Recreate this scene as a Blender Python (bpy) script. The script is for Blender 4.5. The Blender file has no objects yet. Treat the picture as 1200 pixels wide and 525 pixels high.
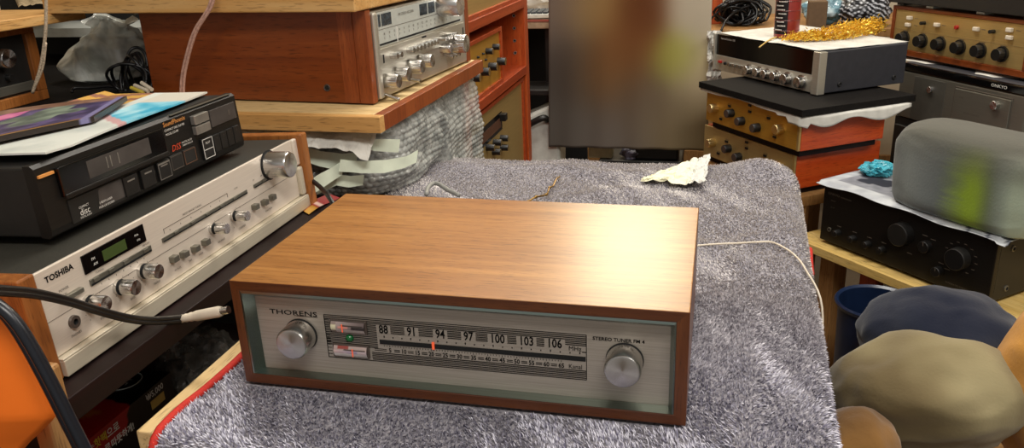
import bpy, bmesh, math, random
import numpy as np
from mathutils import Vector, Matrix, noise as mnoise
random.seed(7); rng = np.random.default_rng(11)
S = bpy.context.scene
COL = S.collection
PI = math.pi
V = Vector

# ------------------------------------------------------------------ camera
FPX = 957.93
def _rot(w):
    w = np.array(w); t = np.linalg.norm(w); k = w / t
    K = np.array([[0, -k[2], k[1]], [k[2], 0, -k[0]], [-k[1], k[0], 0]])
    return np.eye(3) + math.sin(t) * K + (1 - math.cos(t)) * K @ K
CR = np.array([[1, 0, 0], [0, 0, 1], [0, -1, 0]], float) @ _rot([.3568, .0037, -.2418])
CP = np.array([.4517, -.6396, .4299])
cam = bpy.data.cameras.new('camera'); co = bpy.data.objects.new('camera', cam); COL.objects.link(co)
M = Matrix.Identity(4)
for i in range(3):
    for j in range(3): M[j][i] = CR[i][j]
    M[i][3] = CP[i]
co.matrix_world = M
cam.sensor_fit = 'HORIZONTAL'; cam.sensor_width = 36; cam.lens = 36 * FPX / 1200
cam.clip_start = .02; cam.clip_end = 50
S.camera = co
S.view_settings.view_transform = 'Standard'
S.view_settings.look = 'None'
S.view_settings.exposure = 0.0

def ray(u, v): return CR.T @ np.array([(u - 600) / FPX, (262.5 - v) / FPX, -1.])
def at(u, v, x=None, y=None, z=None):
    """survey: the point of the place seen at photo position (u,v) on the plane x=, y= or z="""
    d = ray(u, v)
    i, val = (0, x) if x is not None else ((1, y) if y is not None else (2, z))
    return V(CP + d * (val - CP[i]) / d[i])

# ------------------------------------------------------------------ materials
def lin(c):
    if isinstance(c, str):
        c = c.lstrip('#'); c = tuple(int(c[i:i + 2], 16) / 255 for i in (0, 2, 4))
    return tuple((x / 12.92 if x <= .04045 else ((x + .055) / 1.055) ** 2.4) for x in c[:3]) + (1,)
class NT:
    def __init__(s, name):
        s.m = bpy.data.materials.new(name); s.m.use_nodes = True
        s.t = s.m.node_tree; s.b = s.t.nodes['Principled BSDF']
    def n(s, k, **kw):
        x = s.t.nodes.new(k)
        for a, b in kw.items():
            if a.startswith('i_'): x.inputs[a[2:].replace('_', ' ')].default_value = b
            else: setattr(x, a, b)
        return x
    def l(s, a, b): s.t.links.new(a, b)
    def coords(s, scale=(1, 1, 1), kind='Object', rot=(0, 0, 0)):
        tc = s.n('ShaderNodeTexCoord'); mp = s.n('ShaderNodeMapping')
        mp.inputs['Scale'].default_value = scale; mp.inputs['Rotation'].default_value = rot
        s.l(tc.outputs[kind], mp.inputs[0]); return mp.outputs[0]
    def ramp(s, fac, stops):
        r = s.n('ShaderNodeValToRGB'); e = r.color_ramp.elements
        while len(e) < len(stops): e.new(.5)
        for el, (p, c) in zip(e, stops): el.position = p; el.color = lin(c)
        s.l(fac, r.inputs[0]); return r.outputs[0]
    def bump(s, h, strength=.3, dist=.001):
        b = s.n('ShaderNodeBump'); b.inputs['Strength'].default_value = strength; b.inputs['Distance'].default_value = dist
        s.l(h, b.inputs['Height']); s.l(b.outputs[0], s.b.inputs['Normal']); return b
    def set(s, **kw):
        for a, b in kw.items(): s.b.inputs[a.replace('_', ' ')].default_value = b
        return s
def plain(name, c, rough=.5, metal=0., spec=.5, var=.08, scale=60, **kw):
    t = NT(name); t.set(Roughness=rough, Metallic=metal); t.b.inputs['Specular IOR Level'].default_value = spec
    nz = t.n('ShaderNodeTexNoise'); nz.inputs['Scale'].default_value = scale; nz.inputs['Detail'].default_value = 3
    t.l(t.coords(), nz.inputs[0])
    hs = t.n('ShaderNodeMixRGB', blend_type='MULTIPLY'); hs.inputs[0].default_value = 1
    r = t.ramp(nz.outputs[0], [(.3, (1 - var,) * 3), (.7, (1., 1., 1.))])
    hs.inputs[1].default_value = lin(c); t.l(r, hs.inputs[2]); t.l(hs.outputs[0], t.b.inputs['Base Color'])
    for a, b in kw.items(): t.b.inputs[a.replace('_', ' ')].default_value = b
    return t.m
def wood(name, dark, mid, light, axis=0, rough=.4, coat=0., scale=1., streak=1.):
    t = NT(name); sc = [130 * scale] * 3; sc[axis] = 5 * scale
    nz = t.n('ShaderNodeTexNoise'); nz.inputs['Scale'].default_value = 1; nz.inputs['Detail'].default_value = 5; nz.inputs['Distortion'].default_value = .3
    t.l(t.coords(sc), nz.inputs[0])
    s2 = [16 * scale] * 3; s2[axis] = 1.2 * scale
    n2 = t.n('ShaderNodeTexNoise'); n2.inputs['Scale'].default_value = 1; n2.inputs['Detail'].default_value = 3; n2.inputs['Distortion'].default_value = 1.0
    t.l(t.coords(s2), n2.inputs[0])
    mx = t.n('ShaderNodeMath', operation='MULTIPLY_ADD'); mx.inputs[1].default_value = .55 * streak; mx.inputs[2].default_value = .22
    t.l(nz.outputs[0], mx.inputs[0])
    ad = t.n('ShaderNodeMath', operation='MULTIPLY_ADD'); ad.inputs[1].default_value = .5; t.l(n2.outputs[0], ad.inputs[0]); t.l(mx.outputs[0], ad.inputs[2])
    c = t.ramp(ad.outputs[0], [(.42, dark), (.72, mid), (.98, light)])
    # fine dark pores
    s3 = [700 * scale] * 3; s3[axis] = 60 * scale
    n3 = t.n('ShaderNodeTexNoise'); n3.inputs['Scale'].default_value = 1; n3.inputs['Detail'].default_value = 2
    t.l(t.coords(s3), n3.inputs[0])
    pr = t.ramp(n3.outputs[0], [(.32, (.55, .5, .45)), (.44, (1, 1, 1))])
    m2 = t.n('ShaderNodeMixRGB', blend_type='MULTIPLY'); m2.inputs[0].default_value = .55
    t.l(c, m2.inputs[1]); t.l(pr, m2.inputs[2]); t.l(m2.outputs[0], t.b.inputs['Base Color'])
    t.set(Roughness=rough); t.b.inputs['Coat Weight'].default_value = coat; t.b.inputs['Coat Roughness'].default_value = .25
    t.bump(nz.outputs[0], .12, .0006)
    return t.m
def brushed(name, c, rough=.35, axis=0, aniso=.0, metal=1., streak=.12, scale=900):
    t = NT(name); sc = [scale] * 3; sc[axis] = scale / 60
    nz = t.n('ShaderNodeTexNoise'); nz.inputs['Scale'].default_value = 1; nz.inputs['Detail'].default_value = 2
    t.l(t.coords(sc), nz.inputs[0])
    r = t.ramp(nz.outputs[0], [(.3, (1 - streak,) * 3), (.7, (1, 1, 1))])
    m = t.n('ShaderNodeMixRGB', blend_type='MULTIPLY'); m.inputs[0].default_value = 1; m.inputs[1].default_value = lin(c)
    t.l(r, m.inputs[2]); t.l(m.outputs[0], t.b.inputs['Base Color'])
    t.set(Roughness=rough, Metallic=metal); t.bump(nz.outputs[0], .08, .0002)
    return t.m
def spun(name, c, rough=.3, aniso=.8):
    t = NT(name); t.set(Roughness=rough, Metallic=1.); t.b.inputs['Base Color'].default_value = lin(c)
    t.b.inputs['Anisotropic'].default_value = aniso; t.b.inputs['Anisotropic Rotation'].default_value = .0
    tg = t.n('ShaderNodeTangent', direction_type='RADIAL', axis='Y'); t.l(tg.outputs[0], t.b.inputs['Tangent'])
    return t.m
def emit(name, c, st):
    t = NT(name); t.b.inputs['Base Color'].default_value = lin(c); t.b.inputs['Emission Color'].default_value = lin(c); t.b.inputs['Emission Strength'].default_value = st
    return t.m
def painted(name, rough=.5, spec=.4, bump=0, bscale=300, alpha=1., sheen=0.):
    t = NT(name); a = t.n('ShaderNodeAttribute', attribute_name='Col'); t.l(a.outputs[0], t.b.inputs['Base Color'])
    t.set(Roughness=rough); t.b.inputs['Specular IOR Level'].default_value = spec; t.b.inputs['Alpha'].default_value = alpha
    t.b.inputs['Sheen Weight'].default_value = sheen
    if bump:
        nz = t.n('ShaderNodeTexNoise'); nz.inputs['Scale'].default_value = bscale; nz.inputs['Detail'].default_value = 4
        t.l(t.coords(), nz.inputs[0]); t.bump(nz.outputs[0], bump, .002)
    return t.m

MT = {}
MT['tuner_top'] = wood('walnut_top', '#6b421b', '#946330', '#b07d42', 0, .34, .25, 1.0)
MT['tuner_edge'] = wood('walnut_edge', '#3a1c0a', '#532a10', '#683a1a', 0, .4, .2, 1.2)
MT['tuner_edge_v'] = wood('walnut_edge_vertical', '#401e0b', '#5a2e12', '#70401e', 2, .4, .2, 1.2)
MT['alu_plate'] = brushed('brushed_aluminium', '#b9afa2', .42, 0, metal=.6, streak=.10)
MT['trim'] = brushed('silver_trim', '#8d9a94', .3, 0, streak=.06)
MT['knob_alu'] = brushed('turned_aluminium', '#cfcdca', .26, 1, streak=.08)
MT['knob_cap'] = spun('spun_aluminium', '#d8d5d2', .27, .85)
MT['ink'] = plain('black_ink', '#050404', .7, spec=.1, var=0)
MT['ink_grey'] = plain('grey_ink', '#5a5148', .6, var=0)
MT['ink_white'] = plain('white_ink', '#d8d4cc', .6, var=0)
MT['ink_gold'] = plain('gold_ink', '#d9924a', .5, var=0)
MT['ink_red'] = plain('red_ink', '#c8421e', .5, var=0)
MT['orange_ptr'] = emit('orange_pointer', '#f0623a', .3)
MT['meter_face'] = plain('meter_face', '#b7a7a2', .25, var=.35, scale=90, Coat_Weight=.6)
MT['meter_rim'] = plain('meter_rim', '#4c423c', .2, var=.1)
MT['green_led'] = plain('green_lamp', '#0c5a2c', .15, var=.1)
MT['gap'] = plain('gap_black', '#050505', .8, var=0)
MT['champagne'] = brushed('champagne_aluminium', '#e3d7c8', .42, 0, metal=.35, streak=.04)
MT['champagne_strip'] = brushed('champagne_strip', '#cdc3ae', .45, 0, metal=.35, streak=.04)
MT['vinyl'] = plain('dark_vinyl', '#34322b', .55, var=.2, scale=400)
MT['cheek'] = wood('cheek_wood', '#59300f', '#8a5122', '#a66a33', 2, .45, 0, 1.)
MT['black'] = plain('black_plastic', '#121110', .42, var=.1)
MT['black_soft'] = plain('black_satin', '#1a1917', .5, var=.15)
MT['black_brushed'] = brushed('black_brushed', '#1b1815', .42, 0, metal=.3, streak=.2)
MT['charcoal'] = plain('charcoal_steel', '#33343a', .5, var=.1)
MT['glass_dark'] = plain('dark_window', '#0b0a0a', .12, var=.2, scale=15)
MT['grey_win'] = plain('grey_window', '#4a4542', .25, var=.2, scale=30)
MT['silver_btn'] = plain('silver_button', '#a9a49c', .3, .7, var=.1)
MT['lcd'] = emit('green_display', '#35451a', .10)
MT['cherry'] = wood('cherry_veneer', '#4c2008', '#763610', '#8c481c', 0, .38, .1, .7)
MT['cherry_y'] = wood('cherry_veneer_depth', '#4c2008', '#763610', '#8c481c', 1, .38, .1, .55)
MT['cherry_edge'] = wood('cherry_edge', '#5c280f', '#843f1a', '#9c5226', 2, .4, .1)
MT['pine'] = wood('pine_plank', '#a8763a', '#c9995a', '#dcb880', 0, .5, 0, .6)
MT['pine_y'] = wood('pine_plank_depth', '#a8763a', '#c9995a', '#dcb880', 1, .5, 0, .6)
MT['ply'] = wood('plywood', '#b6935c', '#d2b47e', '#e6cf9f', 1, .55, 0, .6)
MT['ply_x'] = wood('plywood_x', '#b6935c', '#d2b47e', '#e6cf9f', 0, .55, 0, .6)
MT['orange_wood'] = wood('orange_stained_wood', '#7a2a0c', '#a84316', '#c4602a', 2, .4, .15, .7)
MT['orange_wood_y'] = wood('orange_stained_wood_depth', '#70260b', '#9a3a14', '#b65224', 1, .4, .15, .7)
MT['red_wood'] = wood('red_orange_wood', '#8e2c0c', '#b34114', '#c65722', 1, .42, .1, .6)
MT['yellow_wood'] = wood('yellow_pine', '#b58f42', '#d2b066', '#e2c684', 0, .5, 0, .5)
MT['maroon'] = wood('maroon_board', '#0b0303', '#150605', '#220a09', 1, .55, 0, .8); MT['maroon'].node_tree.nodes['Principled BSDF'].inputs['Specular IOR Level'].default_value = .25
MT['dark_board'] = plain('dark_slate_board', '#1a1715', .8, spec=.15, var=.35, scale=200)
MT['bronze'] = brushed('bronze_panel', '#c8963a', .42, 0, metal=.5, streak=.08)
MT['olive_gold'] = brushed('olive_gold_panel', '#b89e68', .42, 0, metal=.45, streak=.06)
MT['pale_gold'] = brushed('pale_gold_panel', '#c8aa6c', .42, 0, metal=.65, streak=.06)
MT['gold_knob'] = spun('gold_knob', '#e6cf98', .32, .5)
MT['grey_alu'] = brushed('grey_aluminium', '#7d7a6f', .4, 0, metal=.7, streak=.06)
MT['silver_panel'] = brushed('silver_panel', '#c9c5b8', .38, 0, metal=.7, streak=.05)
MT['white_plastic'] = plain('white_plastic', '#c9ccc4', .4, var=.08)
MT['red_btn'] = plain('red_button', '#a8201a', .35, var=.05)
MT['rubber'] = plain('black_rubber', '#0d0d0f', .38, var=.1)
MT['navy_rubber'] = plain('blue_black_rubber', '#10141e', .34, var=.1)
MT['paper'] = plain('white_paper', '#d6d4cc', .7, var=.12, scale=30)
MT['cream_plastic'] = plain('cream_plastic', '#d9cdb9', .4, var=.06)
MT['tape'] = plain('pale_green_tape', '#dfe8d2', .5, var=.1, scale=30)
MT['hem'] = plain('red_hem', '#c92a1c', .8, var=.15, scale=500)
MT['orange_cloth'] = plain('orange_cloth', '#ff7a14', .7, var=.05, scale=12)
MT['tan_wood'] = wood('tan_post', '#7a5427', '#9b7040', '#b58d5a', 2, .55, 0, .6)
MT['sheet_paint'] = painted('printed_paper', .4, .5)
MT['news_paint'] = painted('newsprint', .75, .2)
MT['cloth_paint'] = painted('soft_cloth', .9, .1, .25, 220, sheen=.2)
MT['curtain_paint'] = painted('lit_gradient_curtain', .95, .05)
MT['box_paint'] = painted('printed_carton', .35, .5)

# ------------------------------------------------------------------ mesh builder
class MB:
    def __init__(s): s.bm = bmesh.new(); s.col = None
    def f(s, pts, m=0):
        vs = [s.bm.verts.new(p) for p in pts]
        try: fc = s.bm.faces.new(vs); fc.material_index = m; return fc
        except ValueError: return None
    def hexa(s, p, m=0):   # p: 8 points, bottom 4 ccw then top 4
        vs = [s.bm.verts.new(q) for q in p]
        for idx in ((3, 2, 1, 0), (4, 5, 6, 7), (0, 1, 5, 4), (1, 2, 6, 5), (2, 3, 7, 6), (3, 0, 4, 7)):
            s.bm.faces.new([vs[i] for i in idx]).material_index = m
        return s
    def box(s, x0, x1, y0, y1, z0, z1, m=0):
        return s.hexa([(x0, y0, z0), (x1, y0, z0), (x1, y1, z0), (x0, y1, z0), (x0, y0, z1), (x1, y0, z1), (x1, y1, z1), (x0, y1, z1)], m)
    def slab(s, corners, t, m=0):   # 4 bottom corners ccw, thickness vector
        t = V(t); c = [V(q) for q in corners]
        return s.hexa(c + [q + t for q in c], m)
    def lathe(s, prof, base, axis, n=28, mats=None, m=0):
        axis = V(axis).normalized(); a = axis.orthogonal().normalized(); b = axis.cross(a); base = V(base)
        rings = []
        for r, h in prof:
            if r <= 1e-7: rings.append([s.bm.verts.new(base + axis * h)])
            else: rings.append([s.bm.verts.new(base + axis * h + (a * math.cos(2 * PI * k / n) + b * math.sin(2 * PI * k / n)) * r) for k in range(n)])
        for i in range(len(rings) - 1):
            A, B = rings[i], rings[i + 1]; mi = mats[i] if mats else m
            for k in range(n):
                k2 = (k + 1) % n
                if len(A) == 1 and len(B) == 1: continue
                if len(A) == 1: vs = [A[0], B[k2], B[k]]
                elif len(B) == 1: vs = [A[k], A[k2], B[0]]
                else: vs = [A[k], A[k2], B[k2], B[k]]
                s.bm.faces.new(vs[::-1]).material_index = mi
        return s
    def cyl(s, p0, p1, r, n=16, m=0, r1=None):
        p0, p1 = V(p0), V(p1); L = (p1 - p0).length; r1 = r if r1 is None else r1
        return s.lathe([(0, 0), (r, 0), (r1, L), (0, L)], p0, p1 - p0, n, m=m)
    def tube(s, pts, r, n=8, m=0, smooth=True, rr=None):
        pts = [V(p) for p in pts]
        if smooth and len(pts) > 2:
            out = []
            for i in range(len(pts) - 1):
                p0 = pts[max(i - 1, 0)]; p1 = pts[i]; p2 = pts[i + 1]; p3 = pts[min(i + 2, len(pts) - 1)]
                for k in range(6):
                    t = k / 6
                    out.append(.5 * ((2 * p1) + (p2 - p0) * t + (2 * p0 - 5 * p1 + 4 * p2 - p3) * t * t + (3 * p1 - p0 - 3 * p2 + p3) * t ** 3))
            out.append(pts[-1]); pts = out
        nrm = None; rings = []
        for i, p in enumerate(pts):
            d = (pts[min(i + 1, len(pts) - 1)] - pts[max(i - 1, 0)]).normalized()
            nrm = d.orthogonal().normalized() if nrm is None else (nrm - d * nrm.dot(d)).normalized()
            b = d.cross(nrm); R = r if rr is None else rr(i / (len(pts) - 1))
            rings.append([s.bm.verts.new(p + (nrm * math.cos(2 * PI * k / n) + b * math.sin(2 * PI * k / n)) * R) for k in range(n)])
        for A, B in zip(rings, rings[1:]):
            for k in range(n): s.bm.faces.new([A[k], A[(k + 1) % n], B[(k + 1) % n], B[k]]).material_index = m
        s.bm.faces.new(rings[0][::-1]).material_index = m; s.bm.faces.new(rings[-1]).material_index = m
        return s
    def strip(s, pts, wdir, w, m=0):   # flat ribbon
        pts = [V(p) for p in pts]; wd = V(wdir)
        a = [s.bm.verts.new(p - wd * w / 2) for p in pts]; b = [s.bm.verts.new(p + wd * w / 2) for p in pts]
        for i in range(len(pts) - 1): s.bm.faces.new([a[i], a[i + 1], b[i + 1], b[i]]).material_index = m
        return s
    def grid(s, fn, nu, nv, colfn=None, m=0, wrap=False):
        if colfn and s.col is None: s.col = s.bm.verts.layers.float_color.new('Col')
        g = []
        for j in range(nv + 1):
            row = []
            for i in range(nu + 1):
                v = s.bm.verts.new(fn(i / nu, j / nv))
                if colfn: v[s.col] = lin(colfn(i / nu, j / nv))
                row.append(v)
            g.append(row)
        for j in range(nv):
            for i in range(nu): s.bm.faces.new([g[j][i], g[j][i + 1], g[j + 1][i + 1], g[j + 1][i]]).material_index = m
        return s
    def text(s, body, size, org, xd=(1, 0, 0), yd=(0, 0, 1), sx=1., align='CENTER', m=0, shear=0., bold=0.):
        c = bpy.data.curves.new('t', 'FONT'); c.body = body; c.size = size; c.align_x = align; c.align_y = 'CENTER'; c.resolution_u = 2; c.shear = shear; c.offset = bold * size
        o = bpy.data.objects.new('t', c); COL.objects.link(o)
        dg = bpy.context.evaluated_depsgraph_get(); me = bpy.data.meshes.new_from_object(o.evaluated_get(dg))
        org, xd, yd = V(org), V(xd), V(yd)
        vs = [s.bm.verts.new(org + xd * (v.co.x * sx) + yd * v.co.y) for v in me.vertices]
        for p in me.polygons:
            try: s.bm.faces.new([vs[i] for i in p.vertices]).material_index = m
            except ValueError: pass
        bpy.data.objects.remove(o); bpy.data.curves.remove(c); bpy.data.meshes.remove(me)
        return s
    def build(s, name, mats, parent=None, smooth=0, bevel=0, solid=0, seg=2, loc=None, recalc=True):
        if recalc: bmesh.ops.recalc_face_normals(s.bm, faces=s.bm.faces)
        me = bpy.data.meshes.new(name); s.bm.to_mesh(me); s.bm.free()
        for m in (mats if isinstance(mats, (list, tuple)) else [mats]): me.materials.append(MT[m] if isinstance(m, str) else m)
        o = bpy.data.objects.new(name, me); COL.objects.link(o)
        if smooth:
            me.shade_smooth()
            if smooth < 180: me.set_sharp_from_angle(angle=math.radians(smooth))
        if solid:
            d = o.modifiers.new('thickness', 'SOLIDIFY'); d.thickness = solid; d.offset = 0
        if bevel:
            d = o.modifiers.new('bevel', 'BEVEL'); d.width = bevel; d.segments = seg; d.limit_method = 'ANGLE'; d.angle_limit = math.radians(40)
        if parent: o.parent = parent
        if loc is not None:   # shift origin
            L = V(loc); me.transform(Matrix.Translation(-L)); o.location = L
        return o
def tag(o, label, cat, group=None, kind=None):
    o['label'] = label
    o['category'] = cat
    if group: o['group'] = group
    if kind: o['kind'] = kind
    return o
def struct(o): o['kind'] = 'structure'; return o
def thing(name, label, cat, loc=(0, 0, 0), yaw=0, tilt=0, group=None):
    o = bpy.data.objects.new(name, None); COL.objects.link(o); o.empty_display_size = .05
    o.location = loc; o.rotation_euler = (-tilt, 0, yaw)
    return tag(o, label, cat, group)
class Unit:
    """a box-shaped appliance: local X along its width, Y into its depth, Z up, front at y=0"""
    def __init__(s, name, label, cat, x, y, z, yaw, W, D, H, tilt=0, group=None):
        s.W, s.D, s.H = W, D, H; yaw = math.radians(yaw); tilt = math.radians(tilt)
        s.o = thing(name, label, cat, (x, y, z), yaw, tilt, group)
        s.mat = Matrix.Translation((x, y, z)) @ Matrix.Rotation(yaw, 4, 'Z') @ Matrix.Rotation(-tilt, 4, 'X'); s.inv = s.mat.inverted()
    def on(s, u, v, y=None, x=None, z=None):   # photo position -> local point on a local plane
        C = s.inv @ V(CP); d = s.inv.to_3x3() @ V(ray(u, v))
        i, val = (1, y) if y is not None else ((0, x) if x is not None else (2, z))
        return C + d * ((val - C[i]) / d[i])
    def w(s, x, y, z): return s.mat @ V((x, y, z))
def knob(parent, x, z, r, L, mats=('knob_alu', 'knob_cap'), y0=0, skirt=0, n=32, name='knob', taper=.96, pointer=None, label=None, flutes=0):
    mb = MB(); prof = []; mm = []
    if skirt: prof += [(0, 0), (r * 1.25, 0), (r * 1.25, L * skirt), (r, L * skirt)]; mm += [0, 2 if len(mats) > 2 else 0, 0]
    else: prof += [(0, 0), (r, 0)]; mm += [0]
    prof += [(r * taper, L * .94), (r * taper * .93, L), (0, L)]; mm += [0, 0, 1]
    if skirt: mm = mm[:3] + [0, 0, 1]
    mb.lathe(prof, (x, y0, z), (0, -1, 0), n, mats=mm)
    if pointer: mb.box(x - r * .06, x + r * .06, y0 - L - .0004, y0 - L + .0005, z + r * .25, z + r * .85, len(mats) - 1)
    if flutes:
        for v in mb.bm.verts:
            d = V((v.co.x - x, 0, v.co.z - z))
            if abs(d.length - r) < r * .08:
                a = math.atan2(d.z, d.x); d *= 1 - .05 * (math.sin(a * flutes) > 0); v.co.x = x + d.x; v.co.z = z + d.z
    o = mb.build(name, list(mats), parent, smooth=35, loc=(x, y0, z))
    if label: o['label'] = label
    return o
def boxpart(parent, name, b, mat, bevel=0, label=None):
    o = MB().box(*b).build(name, mat, parent, bevel=bevel)
    if label: o['label'] = label
    return o
def fbm(p, oct=3):
    return mnoise.fractal(V(p), 1.0, 2.0, oct)
def mix(a, b, t):
    t = min(1, max(0, t)); return tuple(x * (1 - t) + y * t for x, y in zip(a, b))
def rgb(h): h = h.lstrip('#'); return tuple(int(h[i:i + 2], 16) / 255 for i in (0, 2, 4))

FLOOR = -.76
# ================================================================== ROOM
def room_part(name, b, mat): return struct(MB().box(*b).build(name, mat))
fl = NT('floor_vinyl'); nz = fl.n('ShaderNodeTexNoise'); nz.inputs['Scale'].default_value = 4; nz.inputs['Detail'].default_value = 6
fl.l(fl.coords(), nz.inputs[0]); fl.l(fl.ramp(nz.outputs[0], [(.3, '#4a4036'), (.7, '#6b5c4a')]), fl.b.inputs['Base Color']); fl.set(Roughness=.45)
wl = NT('wall_plaster'); nz = wl.n('ShaderNodeTexNoise'); nz.inputs['Scale'].default_value = 9; nz.inputs['Detail'].default_value = 5
wl.l(wl.coords(), nz.inputs[0]); wl.l(wl.ramp(nz.outputs[0], [(.3, '#bfae95'), (.7, '#d3c4aa')]), wl.b.inputs['Base Color']); wl.set(Roughness=.85); wl.bump(nz.outputs[0], .1, .004)
room_part('floor', (-2.3, 3.2, -2.6, 3.4, FLOOR - .1, FLOOR), fl.m)
room_part('wall_back', (-2.4, 3.3, 3.4, 3.5, FLOOR - .1, 2.0), wl.m)
room_part('wall_left', (-2.4, -2.3, -2.6, 3.4, FLOOR - .1, 2.0), wl.m)
room_part('wall_right', (3.2, 3.3, -2.6, 3.4, FLOOR - .1, 2.0), wl.m)
room_part('baseboard_back', (-2.3, 3.2, 3.38, 3.4, FLOOR, FLOOR + .09), MT['tan_wood'])
room_part('ceiling', (-2.4, 3.3, -2.6, 3.5, 2.0, 2.1), plain('ceiling_paint', '#d8d6d0', .9))

# ================================================================== TUNER
W, D, H = .44, .272, .1135
tu = thing('stereo_tuner', 'walnut-cased stereo tuner with a brushed silver dial face, standing on the grey towel', 'tuner')
mb = MB(); b = mb.bm
x0, x1, z0, z1 = .0095, .4288, .0108, .1028
O = [(0, 0, 0), (W, 0, 0), (W, 0, H), (0, 0, H)]; I = [(x0, 0, z0), (x1, 0, z0), (x1, 0, z1), (x0, 0, z1)]
OB = [(p[0], D, p[2]) for p in O]; IB = [(p[0], .02, p[2]) for p in I]
ov = [b.verts.new(p) for p in O]; iv = [b.verts.new(p) for p in I]; ob = [b.verts.new(p) for p in OB]; ib = [b.verts.new(p) for p in IB]
for k in range(4):
    k2 = (k + 1) % 4; hor = k in (0, 2)
    b.faces.new([ov[k], ov[k2], iv[k2], iv[k]]).material_index = 1 if hor else 2
    b.faces.new([iv[k], iv[k2], ib[k2], ib[k]]).material_index = 1
    b.faces.new([ov[k], ob[k], ob[k2], ov[k2]]).material_index = 0 if k == 2 else (1 if k == 0 else 2)
b.faces.new(ib); b.faces.new(ob[::-1])
mb.build('cabinet', ['tuner_top', 'tuner_edge', 'tuner_edge_v'], tu, bevel=.0009)
# sloped silver trim between the case opening and the recessed plate
px0, px1, pz0, pz1, py = .0178, .4238, .0122, .0928, .012
mb = MB(); A = [(x0, .0006, z0), (x1, .0006, z0), (x1, .0006, z1), (x0, .0006, z1)]
A2 = [(x0 + .0022, -.0004, z0 + .0018), (x1 - .0022, -.0004, z0 + .0018), (x1 - .0022, -.0004, z1 - .0018), (x0 + .0022, -.0004, z1 - .0018)]
Bq = [(px0, py - .0003, pz0), (px1, py - .0003, pz0), (px1, py - .0003, pz1), (px0, py - .0003, pz1)]
A2 = [tuple(V(a).lerp(V(q), .25)) for a, q in zip(A, Bq)]; A2 = [(p[0], .0002, p[2]) for p in A2]
for R0, R1 in ((A, A2), (A2, Bq)):
    for k in range(4): mb.f([R0[k], R0[(k + 1) % 4], R1[(k + 1) % 4], R1[k]])
mb.build('silver_trim', 'trim', tu)
boxpart(tu, 'faceplate', (px0 - .002, px1 + .002, py, py + .003, pz0 - .002, pz1 + .002), 'alu_plate')
yf = py - .0003
mb = MB(); DX0, DX1, DZ0, DZ1 = .0905, .3490, .0313, .0778
def hline(xa, xb, z, t=.00075): mb.box(xa, xb, yf - .0001, yf + .0002, z - t / 2, z + t / 2)
for z in (DZ0, DZ1): hline(DX0, DX1, z, .0006)
for x in (DX0, DX1): mb.box(x - .0003, x + .0003, yf - .0001, yf + .0002, DZ0, DZ1)
nums = [('88', .1519), ('91', .1806), ('94', .2094), ('97', .2373), ('100', .2655), ('103', .2932), ('106', .3195)]
for z in (.0759, .0740, .0722): hline(DX0, DX1, z)
for z in (.0703, .0685, .0667, .0649, .0631):
    hline(DX0, .1445, z)
    for (t, xa), (t2, xb) in zip(nums, nums[1:]): hline(xa + (.0072 if len(t) == 2 else .0095), xb - (.0072 if len(t2) == 2 else .0095), z)
    hline(.3295 if z > .0635 else .3295, DX1, z) if z > .066 else None
for k in range(9): hline(DX0, .1445, .0612 - k * .0019)
hline(.345, DX1, .0600)
for t, x in nums: mb.text(t, .0128, (x, yf - .0001, .0663), sx=.74, bold=.018)
mb.text('MHz', .0066, (.3385, yf - .0001, .0628), sx=.95)
n = 24
for k in range(n):
    x = .1519 + (.3190 - .1519) / 18 * (k - 0) * .98
    if x < .345: mb.box(x - .0005, x + .0005, yf - .0001, yf + .0002, .0578, .0590 if k % 3 else .0598)
for k in range(66):
    x = .1568 + (.3256 - .1568) * (k - 5) / 60
    if .149 < x < .346: mb.box(x - .00022, x + .00022, yf - .0001, yf + .0002, .0483 if k % 5 else .0476, .0495)
for k in range(5, 66, 5):
    x = .1568 + (.3256 - .1568) * (k - 5) / 60
    mb.text(str(k), .0066, (x, yf - .0001, .0441), sx=.85, bold=.02)
    if k < 65:
        for z in (.0450, .0433): hline(x + .0042, x + .0100, z, .0006)
    if k == 5:
        for z in (.0450, .0433): hline(.1405, x - .0036, z, .0004)
mb.text('Kanal', .0068, (.3387, yf - .0001, .0441), sx=.85)
for z in (.0405, .0387, .0369, .0350, .0331): hline(.1375, DX1, z)
for k in range(12): hline(DX0, DX0 + .0045, .0350 + k * .0035, .0004)
mb.build('dial_scale', 'ink', tu)
boxpart(tu, 'dial_slot', (.1468, .3482, yf - .0003, yf + .0005, .0506, .0553), 'gap')
boxpart(tu, 'dial_pointer', (.2006, .2030, yf - .0012, yf - .0003, .0500, .0576), 'orange_ptr', label='orange dial pointer')
meter_glass = painted('meter_glass', .15, .6)
def mcol_hi(u, v):   # printed meter card: white left end, pink zone, dark right
    if u < .16: return rgb('#cfc8a8') if .2 < v < .8 else rgb('#8a7a72')
    if .45 < v < .68 and .22 < u < .52: return rgb('#c98a80')
    if .38 < v < .62 and u > .62: return rgb('#2a211f')
    return mix(rgb('#9a8a86'), rgb('#5a4c4a'), (u - .2) * 1.2) if v > .3 else rgb('#b5a8a4')
def mcol_lo(u, v):
    if v < .38: return mix(rgb('#e6dedc'), rgb('#c9bfbe'), u)
    if v < .62: return mix(rgb('#c4a9a4'), rgb('#8f86a0'), u * 1.3) if u < .72 else rgb('#b7a5a8')
    if v > .72 and .1 < u < .45: return rgb('#8e4038')
    return rgb('#a8948e')
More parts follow.
